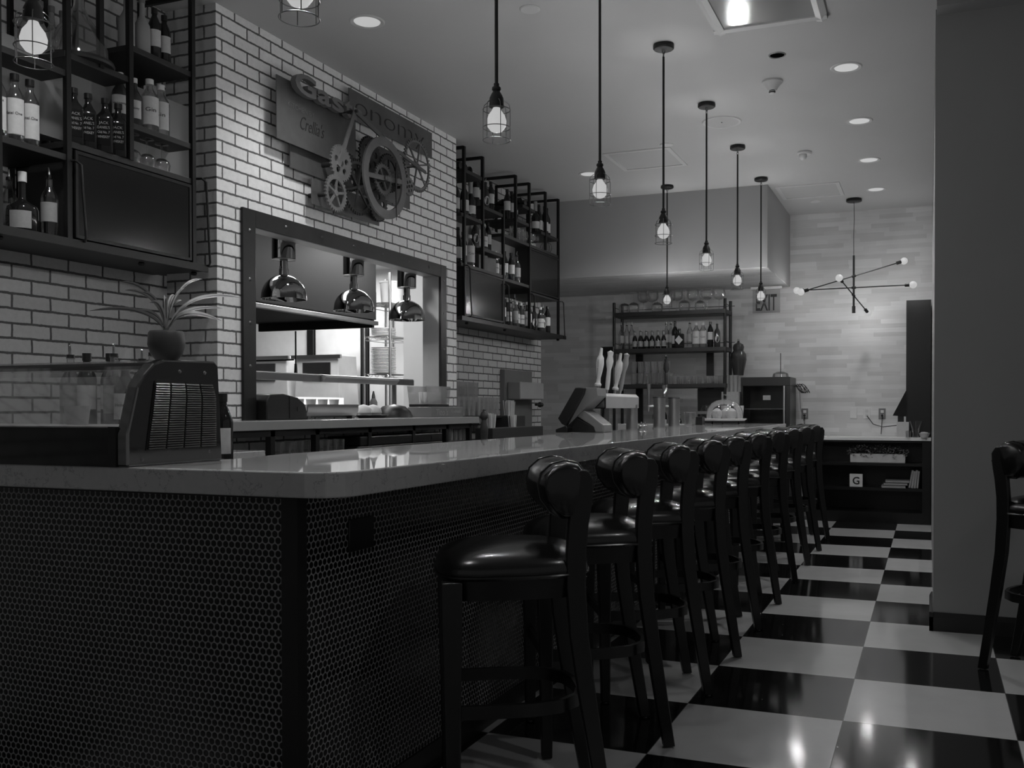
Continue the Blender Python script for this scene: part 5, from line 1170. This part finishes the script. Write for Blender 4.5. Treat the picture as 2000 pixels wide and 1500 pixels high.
# fridge with glass door
t = thing('glass_fridge', 'black countertop drinks fridge with a glass door right of the far shelf', 'fridge', (-0.72, 6.45, 0))
MB().box(-0.26, 0.26, 0.02, 0.5, 1.44, 1.535).box(-0.26, -0.235, 0.02, 0.5, 0.94, 1.44).box(0.21, 0.26, 0.02, 0.5, 0.94, 1.44).box(-0.26, 0.26, 0.46, 0.5, 0.94, 1.44).build('cabinet', 'black_plastic', t, bevel=0.004, smooth=False)
MB().box(-0.235, 0.21, 0.0, 0.012, 0.95, 1.44).build('glass_door', 'glass_case', t, smooth=False); MB().box(0.195, 0.21, -0.008, 0.0, 0.95, 1.44).build('door_edge', 'steel', t, smooth=False)
MB().box(-0.23, 0.20, 0.03, 0.45, 1.19, 1.20).build('shelf', 'steel_dark', t, smooth=False); MB().box(-0.02, 0.06, -0.004, -0.001, 1.29, 1.34).build('price_card', 'paper_dim', t, smooth=False)

t = thing('glass_urn', 'tall ribbed dark glass urn standing on cups left of the fridge', 'jar', (-1.03, 6.60, 1.56)); MB().lathe([(0.0005, 0), (0.055, 0), (0.065, 0.06), (0.088, 0.17), (0.085, 0.23), (0.055, 0.27), (0.062, 0.31), (0.05, 0.34), (0.015, 0.36), (0.012, 0.375), (0.0005, 0.38)], n=24).build('vessel', 'bottle_mid', t); MB().sphere((0, 0, 0.385), 0.014, 10).build('finial', 'glass_thick', t)
tag(MB().box(-0.10, 0.085, -0.1, 0.12, 0, 0.14).build('napkin_box', 'paper_dim', None, loc=(-1.075, 6.50, 1.24), smooth=False), 'pale box that the stacks of plastic cups stand on', 'box')
tag(MB().box(-0.09, 0.08, -0.08, 0.1, 0, 0.30).build('dark_cabinet', 'black_plastic', None, loc=(-1.08, 6.52, 0.94), smooth=False), 'dark box below the pale cup box beside the fridge', 'box')
cu0 = None
for i, x in enumerate((-1.135, -1.09, -1.045)):
    if cu0 is None: cu0 = MB().lathe([(0.024, 0), (0.034, 0.17), (0.036, 0.175), (0.036, 0.18), (0.0005, 0.18)], n=14).build('plastic_cup_stack', 'grey_mid', None)
    o = cu0 if i == 0 else cu0.copy()
    if i: COL.objects.link(o)
    o.location = (x, 6.50, 1.38); tag(o, 'stack of translucent plastic cups left of the fridge, %s from the left' % ORD[i], 'cups', 'stacks of plastic cups')
t = thing('cable_bundle', 'tangled dark cable hanging at the right side of the fridge', 'cable', (-0.42, 6.95, 1.3)); m = MB(); 
for q in range(4): m.tube([(0.02 * q + 0.05 * math.sin(a + q), 0, 0.12 + 0.05 * math.cos(a * 1.3 + q)) for a in [2 * PI * j / 14 for j in range(14)]], 0.004, 5, closed=True)
m.build('loops', 'iron', t); MB().tube([(0.0, 0, 0.1), (0.01, 0, -0.1), (0.06, 0, -0.28), (0.08, 0, -0.38)], 0.004, 6).build('cord', 'grey', t)
t = thing('bug_lamp', 'small dark antenna on a low clear dome on top of the fridge', 'antenna', (-0.58, 6.62, 1.535)); MB().lathe([(0.09, 0), (0.08, 0.04), (0.04, 0.06), (0.0005, 0.062)], n=20).build('dome', 'glass_thick', t); MB().tube([(0, 0, 0.0), (0, 0, 0.26)], 0.004, 6).build('rod', 'iron', t)
# cake stand
cs_ = thing('cake_stand', 'glass cake dome on a white footed tray at the far end of the bar', 'cake stand', (-0.94, 5.40, 1.05))
MB().lathe([(0.0005, 0.03), (0.19, 0.032), (0.215, 0.05), (0.21, 0.052), (0.18, 0.038), (0.0005, 0.038)], n=36).build('tray', 'white', cs_)
for i in range(3): a = 2 * PI * i / 3 + 0.6; MB().lathe([(0.0005, 0), (0.010, 0), (0.008, 0.032), (0.0005, 0.032)], (0.15 * math.cos(a), 0.15 * math.sin(a), 0), 10).build('foot', 'iron', cs_)
MB().lathe([(0.178, 0.039), (0.178, 0.09), (0.165, 0.15), (0.13, 0.20), (0.08, 0.228), (0.02, 0.238)], n=36).build('glass_dome', 'glass_thick', cs_)
MB().tube([(0.024 * math.cos(a), 0, 0.262 + 0.024 * math.sin(a)) for a in [2 * PI * j / 16 for j in range(16)]], 0.006, 8, closed=True).build('ring_handle', 'glass_thick', cs_)
for i, (x, y) in enumerate(((-0.07, -0.02), (0.06, 0.03), (0.0, 0.08))): tag(MB().lathe([(0.0005, 0), (0.035, 0), (0.05, 0.05), (0.047, 0.085), (0.02, 0.11), (0.0005, 0.115)], n=12).build('wrapped_pastry', 'wax', None, loc=(-0.94 + x, 5.40 + y, 1.09)), 'pale wrapped pastry under the glass cake dome, %s of three' % ['left', 'right', 'rear'][i], 'pastry', 'pastries under the cake dome')
# things on the bar behind edge
for i, y in enumerate((2.95, 3.15, 3.25)): 
    tag(MB().lathe([(0.0005, 0), (0.02, 0), (0.02, 0.02), (0.008, 0.028), (0.006, 0.05), (0.0005, 0.052)], n=10).build('pour_cap', 'steel', None, loc=(-1.12, y, 1.05)), 'small steel pourer standing on the bar edge by the draft columns, %s from left' % ORD[i], 'pourer', 'small pourers on the bar')
tag(MB().lathe([(0.0005, 0), (0.05, 0), (0.055, 0.12), (0.05, 0.115), (0.045, 0.01), (0.0005, 0.01)], n=16).build('straw_cup', 'glass_thick', None, loc=(-1.08, 4.55, 1.05)), 'clear container on the bar right of the round draft columns', 'container')
tag(MB().box(-0.05, 0.05, -0.05, 0.05, 0, 0.075).build('bar_caddy', 'black_plastic', None, loc=(-1.08, 4.88, 1.05), bevel=0.003, smooth=False), 'black square caddy on the bar between draft columns and cake dome', 'caddy')

# exit sign
ex = thing('exit_sign', 'clear edge-lit EXIT sign hanging under the soffit before the wood wall', 'sign', (-0.77, 6.85, 2.545))
MB().box(-0.17, 0.17, -0.02, 0.02, -0.03, 0.0).build('housing', 'rim', ex, bevel=0.003, smooth=False)
MB().box(-0.15, 0.15, -0.004, 0.004, -0.29, -0.03).build('clear_panel', 'glass_thick', ex, smooth=False)
text_mesh('sign_text', 'EXIT', 0.25, 'engrave', ex, (-0.115, -0.0055, -0.26), (1, 0, 0), (0, 0, 1), 0.001, 0.23, bold=0.004)

# ------------------------------------------------------------------ low bookcase at the back
bk = thing('bookcase', 'low black bookcase with a white worktop against the wood wall', 'bookcase', (0.35, 6.67, 0))
MB().box(-0.62, 0.585, -0.02, 0.37, 0.865, 0.90).build('worktop', 'white', bk, bevel=0.003, smooth=False)
bx = MB().box(-0.60, -0.56, 0, 0.36, 0.0, 0.865).box(0.50, 0.585, 0, 0.36, 0.0, 0.865).box(-0.56, 0.50, 0.34, 0.36, 0.0, 0.865).box(-0.56, 0.50, 0, 0.36, 0.0, 0.115).box(-0.56, 0.50, 0.0, 0.36, 0.845, 0.865)
bx.build('case', 'espresso', bk, smooth=False)
for z_ in (0.63, 0.37): MB().box(-0.56, 0.50, 0.0, 0.34, z_ - 0.03, z_).build('shelf', 'espresso', bk, smooth=False)
t = thing('planter_box', 'long white planter box of dark foliage on the upper bookcase shelf', 'planter', (0.41, 6.78, 0.63)); MB().box(-0.275, 0.275, -0.06, 0.06, 0, 0.09).build('box', plain('white_marble', 0.5, 0.35, var=0.25, vscale=12), t, bevel=0.003, smooth=False)
m = MB()
for i in range(650):
    x = random.uniform(-0.30, 0.30); y = random.uniform(-0.085, 0.07); z_ = 0.085 + random.uniform(-0.02, 0.095) * (1 - (x / 0.34) ** 4)
    a = random.uniform(0, 2 * PI); b = random.uniform(-1, 1); d = Vector((math.cos(a), math.sin(a), b)).normalized(); s_ = d.cross(Vector((0, 0, 1))).normalized() * 0.007; p = Vector((x, y, z_))
    m.add([p - s_ * 0.2, p + d * 0.015 - s_ * 1.3, p + d * 0.034, p + d * 0.015 + s_ * 1.3], [(0, 1, 2, 3)])
fo = m.build('foliage', 'foliage', t); fo['kind'] = 'stuff'
t = thing('letter_block', 'square white block with a dark letter G on the middle bookcase shelf', 'ornament', (0.195, 6.72, 0.37)); MB().box(-0.066, 0.066, 0, 0.05, 0, 0.135).build('block', 'white', t, bevel=0.004, smooth=False); text_mesh('letter', 'G', 0.11, 'engrave', t, (-0.035, -0.001, 0.028), (1, 0, 0), (0, 0, 1), 0.001, 0.07, bold=0.002)
def book(name, label, loc, dims, mat_, rx=0.0, group=None):
    t = thing(name, label, 'book', loc, 0, group); a, b, c = dims
    MB().box(0, a, 0, b, 0, 0.003).box(0, a, 0, b, c - 0.003, c).box(0, 0.003, 0, b, 0.003, c - 0.003).build('cover', mat_, t, smooth=False)
    MB().box(0.003, a - 0.003, 0.003, b - 0.003, 0.003, c - 0.003).build('pages', 'paper_dim', t, smooth=False)
    t.rotation_euler = (0, rx, 0); return t
for i in range(3): book('book', 'book lying flat in the pile on the middle bookcase shelf, %s' % ['bottom', 'middle', 'top'][i], (0.48 - 0.02 * (2 - i) + 0.01, 6.70, 0.37 + 0.028 * i), (0.24, 0.18, 0.026), ['grey', 'clay', 'grey'][i], 0, 'books lying flat in the bookcase')
for i in range(4): book('book', 'upright leaning book at the right end of the middle bookcase shelf, %s from left' % ORD[i], (0.735 + 0.026 * i, 6.70, 0.372), (0.19 - 0.01 * (i % 2), 0.16, 0.022), ['clay', 'grey_mid', 'grey', 'clay'][i], -PI / 2 + 0.18 - 0.03 * i, 'upright books in the bookcase')
# items on the worktop
pn = thing('tall_panel', 'tall plain black panel standing at the right end of the low bookcase', 'panel', (0.81, 6.72, 0.90)); MB().box(-0.12, 0.12, 0, 0.30, 0, 1.42).build('panel_body', 'black_plastic', pn, smooth=False)
t = thing('screen_stand', 'dark tilted tablet stand against the tall black panel', 'tablet', (0.66, 6.71, 0.985)); MB().prism([(-0.10, 0.14), (0.03, 0.40), (0.03, 0.13)], -0.02, 0.0, 'Y').build('screen', 'black_gloss', t, smooth=False); MB().box(-0.05, 0.01, -0.01, 0.02, -0.085, 0.14).build('stand', 'black', t, smooth=False)
tag(MB().box(-0.06, 0.06, -0.012, 0.012, 0, 0.16).build('menu_card', 'paper', None, loc=(0.66, 6.67, 0.90), smooth=False), 'white upright card with printing on the bookcase worktop', 'card')
t = thing('glass_vase', 'flared dark glass vase on the worktop before the tall black panel', 'vase', (0.785, 6.68, 0.90)); MB().lathe([(0.0005, 0), (0.035, 0.002), (0.03, 0.04), (0.045, 0.09), (0.068, 0.17)], n=24).build('vase_body', 'glass_thick', t); 
t = thing('snack_bowl', 'small white bowl heaped with paper packets on the worktop', 'bowl', (0.87, 6.66, 0.90)); MB().lathe([(0.0005, 0), (0.035, 0), (0.055, 0.045), (0.052, 0.045), (0.03, 0.01), (0.0005, 0.01)], n=20).build('bowl', 'white', t); m = MB()
for i in range(8): a = i * 0.8; m.box(0.025 * math.cos(a) - 0.012, 0.025 * math.cos(a) + 0.012, 0.022 * math.sin(a) - 0.01, 0.022 * math.sin(a) + 0.01, 0.03, 0.05 + 0.004 * (i % 3))
m.build('packets', 'paper', t, smooth=False)
tag(MB().lathe([(0.0005, 0), (0.025, 0), (0.03, 0.07), (0.028, 0.07), (0.0005, 0.06)], n=14).build('small_jar', 'glass_thick', None, loc=(0.715, 6.62 + 0.04, 0.90)), 'small clear jar in front of the white card', 'jar')
# wall outlets
def outlet(label, x, z_, m_='white', plug=False):
    t = thing('wall_outlet', label, 'outlet', (x, 7.05, z_), 0, 'outlets on the wood wall'); MB().box(-0.036, 0.036, -0.006, 0, -0.058, 0.058).build('cover_plate', m_, t, bevel=0.002, smooth=False)
    if plug is not None:
        for dz in (-0.024, 0.024): MB().box(-0.016, 0.016, -0.008, -0.006, dz - 0.015, dz + 0.015).build('socket', 'white' if m_ != 'white' else 'rim', t, smooth=False)
    if plug: MB().cyl((0, -0.006, -0.02), (0, -0.035, -0.02), 0.014, n=10).tube([(0, -0.035, -0.02), (0.0, -0.04, -0.08), (-0.01, -0.03, -0.22)], 0.004, 6).build('plug', 'black_plastic', t)
outlet('grey double outlet with a black plug, left of the far stools', -0.375, 1.141, 'grey', True)
outlet('blank white cover plate, middle of the wood wall', 0.143, 1.148, 'white', None)
outlet('white double outlet right of the blank plate', 0.282, 1.148, 'white', False)
outlet('grey outlet with black plug nearest the tall black panel', 0.441, 1.142, 'grey', True)
tag(MB().tube([(0.285, 7.03, 1.12), (0.35, 7.02, 1.03), (0.45, 7.0, 1.0), (0.6, 6.95, 1.02)], 0.005, 6).build('power_cord', 'black_plastic', None), 'black cord sagging between the outlets and the white card', 'cord')
tag(MB().box(-0.35, 0.35, -0.05, 0.06, 0, 0.006).build('papers', 'paper', None, loc=(0.25, 6.72, 0.90), smooth=False), 'loose white papers lying along the bookcase worktop', 'paper')

# unused bottle prototypes must not stay below the floor
for k_, (t, tree, used) in BT.items():
    if not used:
        def rm(tr):
            for c in tr[1]: rm(c)
            bpy.data.objects.remove(tr[0])
        rm(tree)
